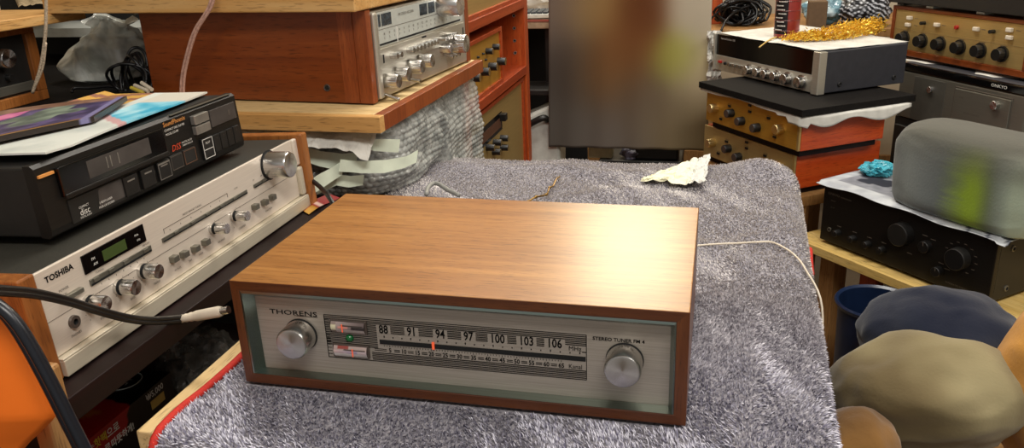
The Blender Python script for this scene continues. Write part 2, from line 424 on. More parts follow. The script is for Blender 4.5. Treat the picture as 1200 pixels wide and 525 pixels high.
for (xa, xb, za, zb, nx, lab) in ((.0968, .1352, .0597, .0742, .111, 'upper tuning meter'), (.0968, .1352, .0333, .0478, .119, 'lower tuning meter')):
    mo = MB()
    mo.box(xa, xb, yf - .0022, yf + .001, za, zb, 0)
    m = mo.build('meter', 'meter_rim', tu, bevel=.001); m['label'] = lab
    MB().grid(lambda u, v: V((xa + .0018 + (xb - xa - .0036) * u, yf - .0023 - .0022 * math.sin(PI * v), za + .0015 + (zb - za - .003) * v)), 30, 10, mcol_hi if za > .05 else mcol_lo).build('meter_window', meter_glass, m, smooth=180)
    MB().box(xa + .013, xb - .003, yf - .0050, yf - .0046, zb - .0046, zb - .0040).build('meter_scale', 'meter_rim', m)
    MB().box(nx - .0005, nx + .0005, yf - .0053, yf - .0048, za + .003, zb - .003).build('needle', 'orange_ptr', m)
MB().lathe([(0, 0), (.0042, 0), (.0036, .002), (.0015, .0035), (0, .0037)], (.1154, yf, .0541), (0, -1, 0), 20).build('indicator_lamp', 'green_led', tu, smooth=60)
mb = MB().text('THORENS', .0073, (.0578, yf - .0001, .0768), sx=1.58, bold=.006); mb.box(.0585, .0835, yf - .0001, yf + .0002, .0738, .0742)
mb.build('lettering', 'ink', tu)
MB().text('STEREO TUNER FM 4', .0048, (.378, yf - .0001, .0752), sx=1.05, bold=.02).build('lettering', 'ink', tu)
for (u, v) in ((343, 401), (731, 433)):
    p = at(u - 2, v + 3, y=-.010)
    mb = MB(); prof = [(0, 0), (.0172, 0), (.0172, .0015), (.0166, .0016), (.0166, .0195), (.0155, .0218), (.0146, .0220), (.0, .0216)]
    mb.lathe(prof, (p.x, yf, p.z), (0, -1, 0), 48, mats=[2, 2, 2, 0, 0, 0, 1])
    mb.build('knob', ['knob_alu', 'knob_cap', 'gap'], tu, smooth=35, loc=(p.x, yf, p.z))
    # turned aluminium knob

# ================================================================== WORK TABLE
tb = thing('work_table', 'pale plywood work table under the grey towel, bare edge showing at its left', 'table', (.25, .38, FLOOR))
TX0, TX1, TY0, TY1 = -.071, .553, -.083, .838
ty = lambda b, n, m, **k: MB().box(b[0] - .25, b[1] - .25, b[2] - .38, b[3] - .38, b[4] - FLOOR, b[5] - FLOOR).build(n, m, tb, **k)
ty((TX0, TX1, TY0, TY1, -.040, -.012), 'tabletop', 'ply', bevel=.0015)
for sx in (TX0 + .03, TX1 - .08):
    for sy in (TY0 + .03, TY1 - .08): ty((sx, sx + .05, sy, sy + .05, FLOOR, -.040), 'leg', 'tan_wood', bevel=.003)
ty((TX0 + .05, TX1 - .05, TY1 - .07, TY1 - .05, -.11, -.040), 'apron', 'tan_wood')

# ------------------------------------------------------------------ towel
Rb = .02
TL = -.036
R0_ = .566
def towel_surface(u, v):
    """vectorised: flat towel coordinates -> world position (towel draped over the table edges)"""
    u = np.asarray(u, float); v = np.asarray(v, float)
    R_, B_, F_ = R0_, .845, -.088
    cr = .06
    # signed distance to a rounded rectangle open on the left
    cx = R_ - cr; cyb = B_ - cr; cyf = F_ + cr
    dx = np.maximum(u - cx, 0); dy = np.where(v > cyb, v - cyb, np.where(v < cyf, v - cyf, 0))
    r = np.hypot(dx, dy); d = r - cr; out = d > 0
    rs = np.where(r < 1e-9, 1, r); nx, ny = dx / rs, dy / rs
    bx = np.where(out, np.minimum(u, cx) + nx * cr, u); by = np.where(out, np.clip(v, cyf, cyb) + ny * cr, v)
    dd = np.maximum(d, 0); ang = np.minimum(dd / Rb, PI / 2); hang = np.maximum(dd - Rb * PI / 2, 0)
    wav = .010 * np.sin(v * 21 + 1.1) * nx + .008 * np.sin(u * 23) * np.abs(ny)
    k = np.minimum(hang / .10, 1)
    off = Rb * np.sin(ang) + k * (wav + .010)
    x = bx + np.where(out, nx * off, 0); y = by + np.where(out, ny * off, 0)
    z = np.where(out, -Rb * (1 - np.cos(ang)) - hang, 0.)
    # gentle folds, kept away from the tuner
    ex = np.maximum(np.maximum(-u, u - .44), 0); ey = np.maximum(np.maximum(-v, v - .272), 0)
    m = np.clip((np.hypot(ex, ey) - .012) / .06, 0, 1); m = m * m * (3 - 2 * m)
    wob = .03 * np.sin(u * 9 + 1.3) + .015 * np.sin(u * 23 + v * 5)
    fo = .0055 * np.exp(-((v - .47 - wob) / .022) ** 2) + .007 * np.exp(-((v - .635 + wob * .8) / .03) ** 2) + .011 * np.exp(-((v - .775 - wob * .6) / .03) ** 2)
    fo = fo * (.55 + .45 * np.sin(u * 11 + v * 7))
    fo += .008 * np.exp(-((u - .500 - .012 * np.sin(v * 14)) / .014) ** 2) * np.clip((.72 - v) / .2, 0, 1)
    fo += .004 * np.sin(u * 31 + v * 17) * np.sin(v * 26 - u * 9)
    fo += .024 * np.exp(-(((u - .525) / .05) ** 2 + ((v - .80) / .045) ** 2))
    fo += .014 * np.exp(-(((u - .545) / .025) ** 2 + ((v - .56) / .10) ** 2))
    up = np.where(out, np.cos(ang), 1.)
    z = z + np.maximum(fo, -.002) * m * up
    lf = np.clip((v - .27) / .12, 0, 1); x = x - .055 * lf * lf * (3 - 2 * lf) * np.clip(1 - (u - TL) / .20, 0, 1)
    x = x + (v - .40) * .030 * np.clip(u / .5, 0, 1.2) * np.where(v > .85, 1, 1)
    return np.stack([x, y, z - .0042], -1)
UMIN, UMAX, VMIN, VMAX = TL, .560 + .42, -.088 - .24, .845 + .18
NU, NV = 150, 190
uu, vv = np.meshgrid(np.linspace(UMIN, UMAX, NU + 1), np.linspace(VMIN, VMAX, NV + 1))
P = towel_surface(uu, vv).reshape(-1, 3)
me = bpy.data.meshes.new('towel')
idx = np.arange((NU + 1) * (NV + 1)).reshape(NV + 1, NU + 1)
F = np.stack([idx[:-1, :-1], idx[:-1, 1:], idx[1:, 1:], idx[1:, :-1]], -1).reshape(-1, 4)
me.from_pydata(P.tolist(), [], F.tolist()); me.shade_smooth()
tw = NT('towel_ground'); nz = tw.n('ShaderNodeTexNoise'); nz.inputs['Scale'].default_value = 260; nz.inputs['Detail'].default_value = 3
tw.l(tw.coords(), nz.inputs[0]); tw.l(tw.ramp(nz.outputs[0], [(.35, '#5c5962'), (.65, '#9a969b')]), tw.b.inputs['Base Color']); tw.set(Roughness=.95)
me.materials.append(tw.m)
towel = bpy.data.objects.new('towel', me); COL.objects.link(towel)
tag(towel, 'grey lavender microfibre towel with red hem spread over the work table', 'towel')
# pile: short microfibre tufts
N = 330000
u = rng.uniform(UMIN, UMAX, N); v = rng.uniform(VMIN, VMAX, N)
keep = (rng.random(N) < np.where(v < .35, 1., .62)) & ~((u > -.0005) & (u < .4405) & (v > -.0035) & (v < .2755))
keep &= ~((u > .70) & (v > .86)) & ~((u > .80)) & ~((u > .62) & (v < -.15))
u, v = u[keep], v[keep]; n = len(u)
e = 1e-3
P0 = towel_surface(u, v); Du = towel_surface(u + e, v) - P0; Dv = towel_surface(u, v + e) - P0
Nn = np.cross(Du, Dv); ln = np.linalg.norm(Nn, axis=1, keepdims=True); Nn = Nn / np.maximum(ln, 1e-12)
Du /= np.maximum(np.linalg.norm(Du, axis=1, keepdims=True), 1e-9); Dv /= np.maximum(np.linalg.norm(Dv, axis=1, keepdims=True), 1e-9)
th = -1.9 + .9 * np.sin(u * 13 + 1.5 * np.sin(v * 9)) + .8 * np.sin(v * 17 + 1.2 * np.sin(u * 11)) + .5 * np.sin(u * 97 + v * 61) + rng.normal(0, .55, n)
lean = rng.uniform(.35, 1.05, n)
T = Du * np.cos(th)[:, None] + Dv * np.sin(th)[:, None]
Sd = np.cross(T, Nn); Sd /= np.maximum(np.linalg.norm(Sd, axis=1, keepdims=True), 1e-9)
L = rng.uniform(.0030, .0058, n)[:, None] * np.where(v < .3, 1.08, .72)[:, None]; w = rng.uniform(.00045, .0008, n)[:, None]
d1 = Nn * np.cos(lean * .55)[:, None] + T * np.sin(lean * .55)[:, None]; d2 = Nn * np.cos(lean)[:, None] + T * np.sin(lean)[:, None]
mid = P0 + d1 * L * .5; tip = mid + d2 * L * .55
vert = np.stack([P0 - Sd * w, P0 + Sd * w, mid + Sd * w, mid - Sd * w, tip], 1).reshape(-1, 3)
base = (np.arange(n) * 5)[:, None]
loops = np.concatenate([base + np.array([[0, 1, 2, 3]]), base + np.array([[3, 2, 4]])], 1).reshape(-1)
pm = bpy.data.meshes.new('pile'); pm.vertices.add(n * 5); pm.vertices.foreach_set('co', vert.astype(np.float32).ravel())
pm.loops.add(n * 7); pm.loops.foreach_set('vertex_index', loops.astype(np.int32))
pm.polygons.add(n * 2); st = (np.arange(n) * 7)[:, None] + np.array([[0, 4]]); pm.polygons.foreach_set('loop_start', st.ravel().astype(np.int32))
pm.update(calc_edges=True)
cl = .5 + .5 * np.sin(u * 61 + 2.4 * np.sin(v * 47)) * np.sin(v * 71 + 1.7 * np.sin(u * 39))
t = np.clip(.12 * cl + .88 * rng.random(n), 0, 1)[:, None]
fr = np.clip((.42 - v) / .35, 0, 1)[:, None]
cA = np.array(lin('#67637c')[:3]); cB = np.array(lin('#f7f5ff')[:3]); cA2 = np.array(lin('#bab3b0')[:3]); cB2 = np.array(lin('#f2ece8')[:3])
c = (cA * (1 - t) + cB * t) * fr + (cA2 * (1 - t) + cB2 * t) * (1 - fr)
ca = pm.color_attributes.new('Col', 'FLOAT_COLOR', 'POINT')
cc = np.concatenate([np.repeat(c, 5, 0), np.ones((n * 5, 1))], 1); shade = np.tile(np.array([.55, .55, .98, .98, 1.05]), n)[:, None]; cc[:, :3] *= shade  # roots darkened: shade between the tufts put into their colour
ca.data.foreach_set('color', cc.astype(np.float32).ravel())
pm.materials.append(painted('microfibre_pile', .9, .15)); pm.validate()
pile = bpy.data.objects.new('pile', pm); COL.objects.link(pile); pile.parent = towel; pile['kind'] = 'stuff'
# red hem along the left edge and round the front drop, and a glimpse on the right drop
hp = [tuple(towel_surface(TL + .001, q) + np.array([-.001, 0, .0025])) for q in np.linspace(VMIN, .31, 60)]
MB().tube(hp, .0042, 8, smooth=False).build('hem', 'hem', towel, smooth=180)
hp = [tuple(towel_surface(R0_ + Rb * PI / 2 + .022, q) + np.array([.0045, 0, .0])) for q in np.linspace(.47, .56, 10)]
MB().tube(hp, .0052, 8).build('hem', 'hem', towel, smooth=180)

# things lying on the towel
pts = [at(*q, z=.004) for q in ((814, 288), (840, 286), (865, 285), (890, 283.5), (905, 284), (920, 291), (932, 300), (944, 316))]
pts += [V((.592, .33, -.03)), V((.592, .30, -.12)), V((.59, .28, -.3))]
tag(MB().tube(pts, .0014, 6).build('thin_cord', 'cream_plastic', smooth=180), 'thin white cord lying across the towel right of the walnut tuner', 'cord')
mb = MB(); pts = [at(*q, z=.006) for q in ((619, 236), (628, 233), (640, 228), (644, 222), (648, 218), (652, 212), (656, 207))]
pts = [p + V((0, 0, .003 * (i % 2))) for i, p in enumerate(pts)]
mb.tube(pts, .0017, 6)
for p in pts[:4]: mb.lathe([(0, -.003), (.003, -.001), (.0025, .002), (0, .004)], p, (1, .3, .4), 6)
tag(mb.build('twisted_wire', plain('brass_wire', '#9c7a42', .35, .8, var=.4, scale=300), smooth=60), 'short twisted brass coloured wire lying on the towel behind the tuner', 'wire')
gp = [at(*q, z=.012) for q in ((500, 232), (502, 224), (508, 219), (515, 220), (524, 226), (538, 233))]
tag(MB().tube([p + V((0, 0, .006)) for p in gp], .0038, 8).build('grey_cable', plain('grey_cable', '#8d8d88', .5), smooth=180), 'loop of grey cable poking up behind the tuner by the bubble wrap', 'cable')
# crumpled tissue / plastic
A = [at(*q, z=.0) for q in ((752, 215), (800, 219), (826, 222), (832, 190), (806, 193), (775, 200))]
def tis(u_, v_):
    lo = A[0].lerp(A[1], u_ * 2) if u_ < .5 else A[1].lerp(A[2], u_ * 2 - 1)
    hi = A[0].lerp(A[4], u_ * 2) if u_ < .5 else A[4].lerp(A[3], u_ * 2 - 1)
    p = lo.lerp(hi, v_); c_ = .008 * math.sin(PI * u_ ** .8) * math.sin(PI * min(1, max(0, v_))) + .010 * max(0, u_ - .55) * 2
    p.z = .004 + c_ + .007 * abs(fbm((u_ * 7, v_ * 5, 1.3))) ; p.x += .006 * fbm((u_ * 6, v_ * 6, 9)); p.y += .01 * fbm((u_ * 6, v_ * 6, 4))
    return p
tag(MB().grid(tis, 34, 22, lambda a, b_: mix(rgb('#e6e3c4'), rgb('#c9c9c4'), (a - .45) * 3)).build('crumpled_tissue', painted('tissue', .6, .3, .3, 90), solid=.0008), 'crumpled cream tissue with clear plastic on the towel, back right', 'tissue')

# ================================================================== CART UNDER THE SILVER RECEIVER
SHX = -.100
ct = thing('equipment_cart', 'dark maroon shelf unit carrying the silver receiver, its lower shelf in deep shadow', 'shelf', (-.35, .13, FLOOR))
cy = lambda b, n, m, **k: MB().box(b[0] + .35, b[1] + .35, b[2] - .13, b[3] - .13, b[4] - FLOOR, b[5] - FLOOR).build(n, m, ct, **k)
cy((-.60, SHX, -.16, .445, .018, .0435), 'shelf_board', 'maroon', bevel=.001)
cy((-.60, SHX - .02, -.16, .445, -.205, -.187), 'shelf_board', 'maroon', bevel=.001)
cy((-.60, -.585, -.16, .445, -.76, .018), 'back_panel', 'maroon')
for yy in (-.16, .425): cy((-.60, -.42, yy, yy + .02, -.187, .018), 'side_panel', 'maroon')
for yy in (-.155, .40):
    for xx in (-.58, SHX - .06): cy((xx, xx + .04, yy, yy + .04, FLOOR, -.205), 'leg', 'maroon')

# printed strip on the cart end
q = [at(*p, z=.0445) for p in ((352, 246), (362, 252), (398, 231), (384, 226))]
def strip_c(u_, v_): return rgb('#b98a3a') if u_ < .3 and v_ > .4 else (rgb('#c7a79a') if .35 < u_ < .5 else rgb('#8a1f24'))
tag(MB().grid(lambda u_, v_: q[0].lerp(q[3], u_).lerp(q[1].lerp(q[2], u_), v_) + V((0, 0, .001 + .002 * math.sin(u_ * 5))), 16, 6, strip_c).build('printed_leaflet', 'sheet_paint', solid=.0006),
    'red and yellow leaflet on the cart at the far end of the silver receiver', 'leaflet')

# ================================================================== SILVER RECEIVER (left)
U = Unit('stereo_receiver', 'silver champagne receiver with wood cheeks and a small green display, under the black disc player', 'receiver', -.132, -.091, .046, 90, .495, .36, .103, 2.5)
T = U.o; W, D, H = U.W, U.D, U.H
o = boxpart(T, 'cabinet', (.001, W - .001, .004, D, .006, H - .001), 'vinyl', .002, 'dark grey vinyl covered case')
boxpart(T, 'side_panel', (-.020, 0, -.004, D + .003, -.001, H + .003), 'cheek', .002)
boxpart(T, 'side_panel', (W, W + .019, -.010, D + .003, -.001, H + .005), 'cheek', .002)
boxpart(T, 'faceplate', (0, W - .012, 0, .004, .019, H), 'champagne', .001)
mb = MB(); mb.slab([(0, -.008, 0), (W, -.008, 0), (W, .004, 0), (0, .004, 0)], (0, 0, .0165)); mb.box(0, W, -.0075, .004, .0165, .0185)
mb.build('lower_trim_strip', 'champagne_strip', T, bevel=.0015)
boxpart(T, 'end_cap', (W - .0118, W, -.006, .004, .0195, .062), 'champagne_strip', .003)
boxpart(T, 'end_cap', (W - .0118, W, -.003, .004, .064, H), 'champagne', .002)
a = U.on(94.5, 301, y=-.001); c2 = U.on(172, 282, y=-.001)
dw = boxpart(T, 'display_window', (a.x, c2.x, -.0012, .001, c2.z, a.z), 'glass_dark', .0005)
a = U.on(118, 295, y=-.002); c2 = U.on(148, 293, y=-.002)
boxpart(dw, 'display', (.0862, .1205, -.0016, -.0012, .0812, .0922), 'lcd', label='green digital display')
MB().text('FM', .0042, (.073, -.0015, .0895)).text('AM', .0042, (.0745, -.0015, .0838)).text('MHz', .0032, (.138, -.0015, .0895)).text('kHz', .0032, (.1395, -.0015, .0838)).build('lettering', 'ink_white', dw)
mb = MB().text('TOSHIBA', .0082, (.0300, -.0004, .0925), sx=1.05, bold=.03)
mb.build('lettering', 'ink', T)
mb = MB()
for t_, x_, z_, s_ in (('POWER', .030, .0765, .0036), ('ON', .030, .0715, .003), ('PHONES', .030, .0295, .0036), ('SPEAKERS', .070, .0285, .0034), ('BASS', .112, .0285, .0034), ('TREBLE', .152, .0285, .0034),
                       ('TUNING', .078, .0745, .003), ('MEMORY', .150, .0745, .003), ('MODE', .235, .0285, .003), ('BALANCE', .279, .0285, .0034), ('LOUDNESS', .327, .0285, .0034), ('FM MUTE', .190, .0285, .003), ('TAPE', .214, .0285, .003),
                       ('FUNCTION', .395, .0285, .0034), ('VOLUME', .400, .0985, .003), ('SCAN', .330, .080, .003), ('PRESET MEMORY TUNING', .2370, .0832, .0032), ('FM', .372, .0775, .003), ('AM', .392, .0775, .003)):
    mb.text(t_, s_, (x_, -.0004, z_))
for z_ in (.0795,): mb.box(.182, .310, -.0004, .0002, z_, z_ + .0004); mb.box(.182, .1824, -.0004, .0002, z_ - .005, z_); mb.box(.3096, .31, -.0004, .0002, z_ - .005, z_)
for k in range(7): mb.box(.076 + k * .011, .0764 + k * .011, -.0004, .0002, .0605, .0620)
for k in range(6): mb.box(.192 + k * .02, .1926 + k * .02, -.0004, .0002, .0748, .0762)
mb.box(0, W - .012, -.0003, .0002, .0545, .0549)
for kx in (.0625, .106, .146, .274, .3225):
    for k in range(9):
        a_ = math.radians(-130 + k * 32.5); mb.lathe([(0, 0), (.00055, 0), (0, .0003)], (kx + .0155 * math.sin(a_), -.0001, .0425 + .0135 * math.cos(a_)), (0, -1, 0), 6)
mb.build('printed_legends', 'ink_grey', T)
def slot(xa, xb, z_, h_=.0052, cap=None):
    s_ = boxpart(T, 'slide_slot', (xa, xb, -.0012, .001, z_ - h_ / 2, z_ + h_ / 2), 'grey_alu', .0005)
    boxpart(s_, 'slot_groove', (xa + .001, xb - .001, -.0014, -.0011, z_ - h_ * .5, z_ - h_ * .18), 'gap')
    for cx_ in (cap or []): boxpart(s_, 'slide_cap', (cx_ - .004, cx_ + .004, -.0026, -.0012, z_ - h_ * .16, z_ + h_ * .42), 'grey_alu', .0005)
slot(.0619, .156, .068, .007, (.070, .092, .114, .146)); slot(.1754, .3525, .0685, .0052, (.200, .232, .262, .292, .322)); slot(.3697, .4172, .0695, .005, (.395,))
boxpart(T, 'power_switch', (.024, .049, -.005, .001, .0655, .0705), 'grey_alu', .0008)
for (u_, v_) in ((205, 303), (217, 297.5), (230, 291), (242, 283.5), (300, 242), (311, 237), (320, 231)):
    p = U.on(u_, v_, y=-.004)
    boxpart(T, 'push_button', (p.x - .0050, p.x + .0042, -.0075, .001, p.z - .0036, p.z + .0036), 'grey_alu', .0008)
p = U.on(87, 377, y=-.001)
MB().lathe([(0, .0001), (.0028, .0001), (.0030, .003), (.0062, .003), (.0066, 0), ], (p.x, 0, p.z), (0, -1, 0), 24, mats=[0, 0, 1, 1]).build('headphone_jack', ['gap', 'meter_rim'], T, smooth=40)
for (u_, v_) in ((123, 356), (158, 337), (185, 318), (265, 268), (289, 253)):
    p = U.on(u_, v_, y=-.020)
    sm_ = u_ > 200; r_ = .0068 if sm_ else .0084
    mb = MB(); mb.lathe([(0, 0), (r_, 0), (r_, .004), (r_ * .86, .0045), (r_ * .86, .0075), (r_, .008), (r_ * .97, .0205), (r_ * .9, .0218), (0, .0214)], (p.x, 0, p.z), (0, -1, 0), 32, mats=[0, 0, 2, 2, 2, 0, 0, 1])
    mb.build('knob', ['knob_alu', 'knob_cap', 'gap'], T, smooth=35, loc=(p.x, 0, p.z))
p = U.on(338, 193, y=-.030)
MB().lathe([(0, 0), (.0205, 0), (.0205, .0015), (.0185, .0018), (.0180, .031), (.0168, .0335), (.0155, .034), (0, .0333)], (p.x, 0, p.z), (0, -1, 0), 48, mats=[0, 2, 2, 0, 0, 0, 1]).build('volume_knob', ['knob_alu', 'knob_cap', 'gap'], T, smooth=35, loc=(p.x, 0, p.z))
for x_ in (.03, W - .03):
    for y_ in (.03, D - .03): MB().cyl((x_, y_, -.003), (x_, y_, .008), .012, 16).build('foot', 'rubber', T)

# ================================================================== BLACK DISC PLAYER
U = Unit('disc_player', 'black compact disc player on top of the silver receiver', 'disc player', -.175, -.019, .1515, 90, .351, .26, .0775, 2.0)
T = U.o; W, D, H = U.W, U.D, U.H
boxpart(T, 'cabinet', (0, W, .010, D, .004, H - .002), 'black_soft', .002)
mb = MB()
prof = [(-.001, .006), (-.002, .012), (0, .074), (.004, .0775), (.012, .0775), (.012, .004), (.003, .003)]
for x_ in (0,):
    vs0 = [V((-.001, y_, z_)) for y_, z_ in prof]; vs1 = [V((W + .001, y_, z_)) for y_, z_ in prof]
    for i in range(len(prof)): mb.f([vs0[i], vs1[i], vs1[(i + 1) % len(prof)], vs0[(i + 1) % len(prof)]])
    mb.f(vs0); mb.f(vs1)
mb.build('front_panel', 'black_brushed', T, bevel=.001)
yp = -.0022
boxpart(T, 'orange_stripe', (.001, .0205, yp - .0003, 0, .0645, .0672), 'ink_gold').location.z = 0
dr = boxpart(T, 'disc_drawer', (.0225, .1885, yp - .0035, 0, .0385, .0690), 'glass_dark', .0012)
boxpart(dr, 'drawer_window', (.060, .160, yp - .0039, yp - .0034, .0465, .0650), 'grey_win', .0003, 'smoky window in the drawer')
boxpart(dr, 'drawer_lip', (.0225, .1885, yp - .0055, yp - .003, .0365, .0415), 'black_brushed', .001)
for x_ in (.088, .094, .106): boxpart(dr, 'reflection_strip', (x_, x_ + .0012, yp - .0042, yp - .0038, .050, .062), 'silver_btn')
lw = boxpart(T, 'lower_panel', (.0270, .1115, yp - .0006, 0, .0085, .0335), 'black_soft', .0006)
MB().grid(lambda a, b_: V((.066 + .044 * a + .004 * b_, yp - .0008, .012 + .020 * b_)), 2, 2).build('glass_patch', 'grey_win', lw)
mb = MB(); mb.text('disc', .0095, (.0455, yp - .0009, .0165), sx=1.0); mb.text('COMPACT', .0035, (.0455, yp - .0009, .0218), sx=.85); mb.text('DIGITAL AUDIO', .0028, (.0455, yp - .0009, .0115), sx=.8)
mb.text('3 BEAM LASER', .0032, (.077, yp - .0009, .0175)); mb.text('PICK-UP SYSTEM', .0032, (.077, yp - .0009, .0128)); mb.build('lettering', 'ink_white', lw)
for x_, br in ((.1180, 0), (.1475, 0), (.1770, 1)):
    bb = boxpart(T, 'push_button', (x_ - .0115, x_ + .0115, yp - .0030, 0, .0105, .0325), 'black', .0008)
    boxpart(bb, 'button_mark', (x_ - .006, x_ + .006, yp - .0034, yp - .0029, .0265, .0280), 'silver_btn')
    if br:
        mb = MB()
        for q_ in ((x_ - .0105, x_ + .0105, .0292, .0310), (x_ - .0105, x_ + .0105, .0118, .0124), (x_ - .0108, x_ - .0102, .0118, .031), (x_ + .0102, x_ + .0108, .0118, .031)): mb.box(q_[0], q_[1], yp - .0034, yp - .0029, q_[2], q_[3])
        mb.build('button_outline', 'silver_btn', bb)
for xa, xb, m_ in ((.192, .216, 'meter_rim'), (.218, .243, 'meter_rim')):
    w_ = boxpart(T, 'indicator_window', (xa, xb, yp - .0012, 0, .0145, .0330), 'black_soft', .0005)
    mb = MB(); z_a, z_b = .0155, .032
    for q_ in ((xa + .001, xb - .001, z_b - .0005, z_b), (xa + .001, xb - .001, z_a, z_a + .0005), (xa + .001, xa + .0015, z_a, z_b), (xb - .0015, xb - .001, z_a, z_b)): mb.box(q_[0], q_[1], yp - .0016, yp - .001, q_[2], q_[3])
    mb.build('window_outline', 'ink_grey' if xa < .2 else plain('copper_line', '#7a5238', .5), w_)
mb = MB().text('SoundPhoenix', .0078, (.2150, yp - .0003, .0705), sx=.95); mb.build('lettering', 'ink_gold', T)
MB().text('COMPACT DISC PLAYER', .0038, (.2135, yp - .0003, .0635), sx=.95).text('MODEL CD-M8', .0038, (.2070, yp - .0003, .0585), sx=.95).build('lettering', 'ink_white', T)
MB().text('DIGITAL FILTER', .003, (.2310, yp - .0003, .0425)).build('lettering', 'ink_white', T)
MB().text('3 BEAM PICK-UP', .003, (.2315, yp - .0003, .0390)).build('lettering', 'ink_white', T)
MB().text('DSS', .0105, (.2085, yp - .0003, .0400), sx=1.0, shear=.3).build('lettering', 'ink_red', T)
for za, zb in ((.0575, .0690), (.0450, .0558)): boxpart(T, 'silver_key', (.2485, .2790, yp - .0045, 0, za, zb), 'silver_btn', .001)
dsp = boxpart(T, 'display_window', (.2868, .3445, yp - .0008, 0, .0455, .0672), 'grey_win', .0005)
MB().text('8', .010, (.328, yp - .0012, .056)).build('display_digit', 'ink_grey', dsp)
pk = boxpart(T, 'play_key', (.2555, .2790, yp - .0030, 0, .0105, .0375), 'black', .0008)
mb = MB()
for q_ in ((.2565, .2780, .0360, .0366), (.2565, .2780, .0115, .0121), (.2565, .2571, .0115, .0366), (.2774, .2780, .0115, .0366), (.2565, .2780, .0225, .0231)): mb.box(q_[0], q_[1], yp - .0034, yp - .0029, q_[2], q_[3])
mb.text('PLAY', .0042, (.2672, yp - .0034, .031)).build('key_outline', 'ink_white', pk)
for k in range(4):
    x_ = .2885 + k * .0155
    kk = boxpart(T, 'push_button', (x_ - .0070, x_ + .0070, yp - .0028, 0, .0140, .0360), 'black', .0008)
    MB().text('<>^o'[k], .005, (x_, yp - .0032, .0315)).build('button_mark', 'ink_grey', kk)
MB().box(.215, .345, .0006, .006, .0772, .0778).build('top_seam', 'grey_alu', T)
for x_ in (.03, W - .03):
    for y_ in (.035, D - .03): MB().cyl((x_, y_, -.0005), (x_, y_, .006), .011, 16).build('foot', 'rubber', T)

# magazines on the disc player (the lid slopes gently back)
def lid(x, y): return U.w(0, 0, H).z + (x + .175) * math.tan(math.radians(2.0)) + .0015
def sheet(name, label, cat, c, colfn, base=0., wave=.002, nu=60, nv=40, solid=.0012, mat='sheet_paint', zf=None, group=None):
    c = [V((p[0], p[1], 0)) for p in c]
    def fn(a, b_):
        p = c[0].lerp(c[1], a).lerp(c[3].lerp(c[2], a), b_)
        p.z = lid(p.x, p.y) + base + wave * (1 + math.sin(a * 5 + b_ * 3)) * .5 + (zf(a, b_) if zf else 0); return p
    return tag(MB().grid(fn, nu, nv, colfn).build(name, mat, solid=solid), label, cat, group)
def mag_a(a, b_):
    n_ = fbm((a * 6, b_ * 5, .3)); w_ = rgb('#d5d8d0')
    if a > .40 and b_ < .42 and a - b_ * .5 > .42: return mix(rgb('#3aa7c9'), rgb('#bfe6ee'), .5 + n_) if a < .82 else mix(w_, rgb('#c7b7a4'), .4)
    if a > .62 and b_ > .5: return mix(rgb('#c79a4a'), rgb('#7a4a50'), (math.sin(a * 60 + b_ * 9) > .2) * .7)
    if b_ > .72 and a > .30: return mix(rgb('#8a7a86'), w_, (math.sin(a * 45) > 0) * .8)
    if abs(a - .40 - b_ * .5) < .03: return rgb('#c9a0a0')
    return mix(w_, rgb('#aeb5b0'), max(0, n_) * .8)
sheet('magazine', 'open magazine with white and sky blue pages lying on the black disc player', 'magazine', [(-.178, .000), (-.214, .328), (-.365, .315), (-.375, -.015)], mag_a, .001, .003, 80, 50, .002,
      zf=lambda a, b_: .004 * max(0, .12 - a) * 8 * (1 - b_) + .012 * max(0, b_ - .9) * 4 * (a > .5))
def mag_b(a, b_):
    n_ = fbm((a * 9, b_ * 7, 2.3)); base = mix(rgb('#2c2748'), rgb('#5a4d78'), .5 + n_)
    d_ = math.hypot((a - .62) * 1.3, b_ - .55); an = math.atan2(b_ - .55, a - .62)
    if d_ < .16 + .14 * abs(math.cos(an * 2.0)): base = mix(rgb('#7c8a7a'), rgb('#4a5650'), .5 + n_)
    if b_ > .45 and a < .42 and abs(b_ - .62 - (a - .2) * .9) < .13: base = mix(rgb('#a84a86'), rgb('#d37aa0'), .5 + n_ * 1.5)
    if b_ > .84: base = mix(rgb('#6a4a3a'), rgb('#8a6a5a'), .5 + n_)
    if b_ < .02 or a > .985: base = rgb('#21150f')
    elif b_ < .045: base = rgb('#a87b3a')
    elif b_ < .075: base = rgb('#4a2a1c')
    if .93 < a < .985: base = rgb('#77729a')
    return base
def bk(a, b_):
    c_ = [V((-.330, -.105, 0)), V((-.232, .134, 0)), V((-.282, .255, 0)), V((-.425, .165, 0))]
    p = c_[0].lerp(c_[1], a).lerp(c_[3].lerp(c_[2], a), b_); p.z = lid(p.x, p.y) + .0125 + .002 * math.sin(a * 3); return p
bo = MB().grid(bk, 70, 40, mag_b).build('booklet', 'sheet_paint'); d_ = bo.modifiers.new('thickness', 'SOLIDIFY'); d_.thickness = .006; d_.offset = -1
tag(bo, 'purple covered booklet with pink lettering lying on the open magazine, left edge', 'booklet')

# ================================================================== LEFT BACK BENCH AND ITS THINGS
bn = thing('storage_bench', 'dark storage bench at the back left, behind the black disc player', 'bench', (-.8, .75, FLOOR))
by = lambda b, n, m, **k: MB().box(b[0] + .8, b[1] + .8, b[2] - .75, b[3] - .75, b[4] - FLOOR, b[5] - FLOOR).build(n, m, bn, **k)
by((-1.35, -.605, .12, 1.2, .130, .155), 'bench_top', 'dark_board'); by((-1.35, -.62, 1.16, 1.2, .155, .75), 'back_panel', 'gap'); by((-1.33, -.62, .16, 1.16, FLOOR, .130), 'body', 'gap')
p1, p2 = at(37, 33, y=1.08), at(168, 32, y=1.08)
by((-1.33, -.62, 1.00, 1.16, p1.z - .012, p1.z + .008), 'shelf_board', 'white_plastic')

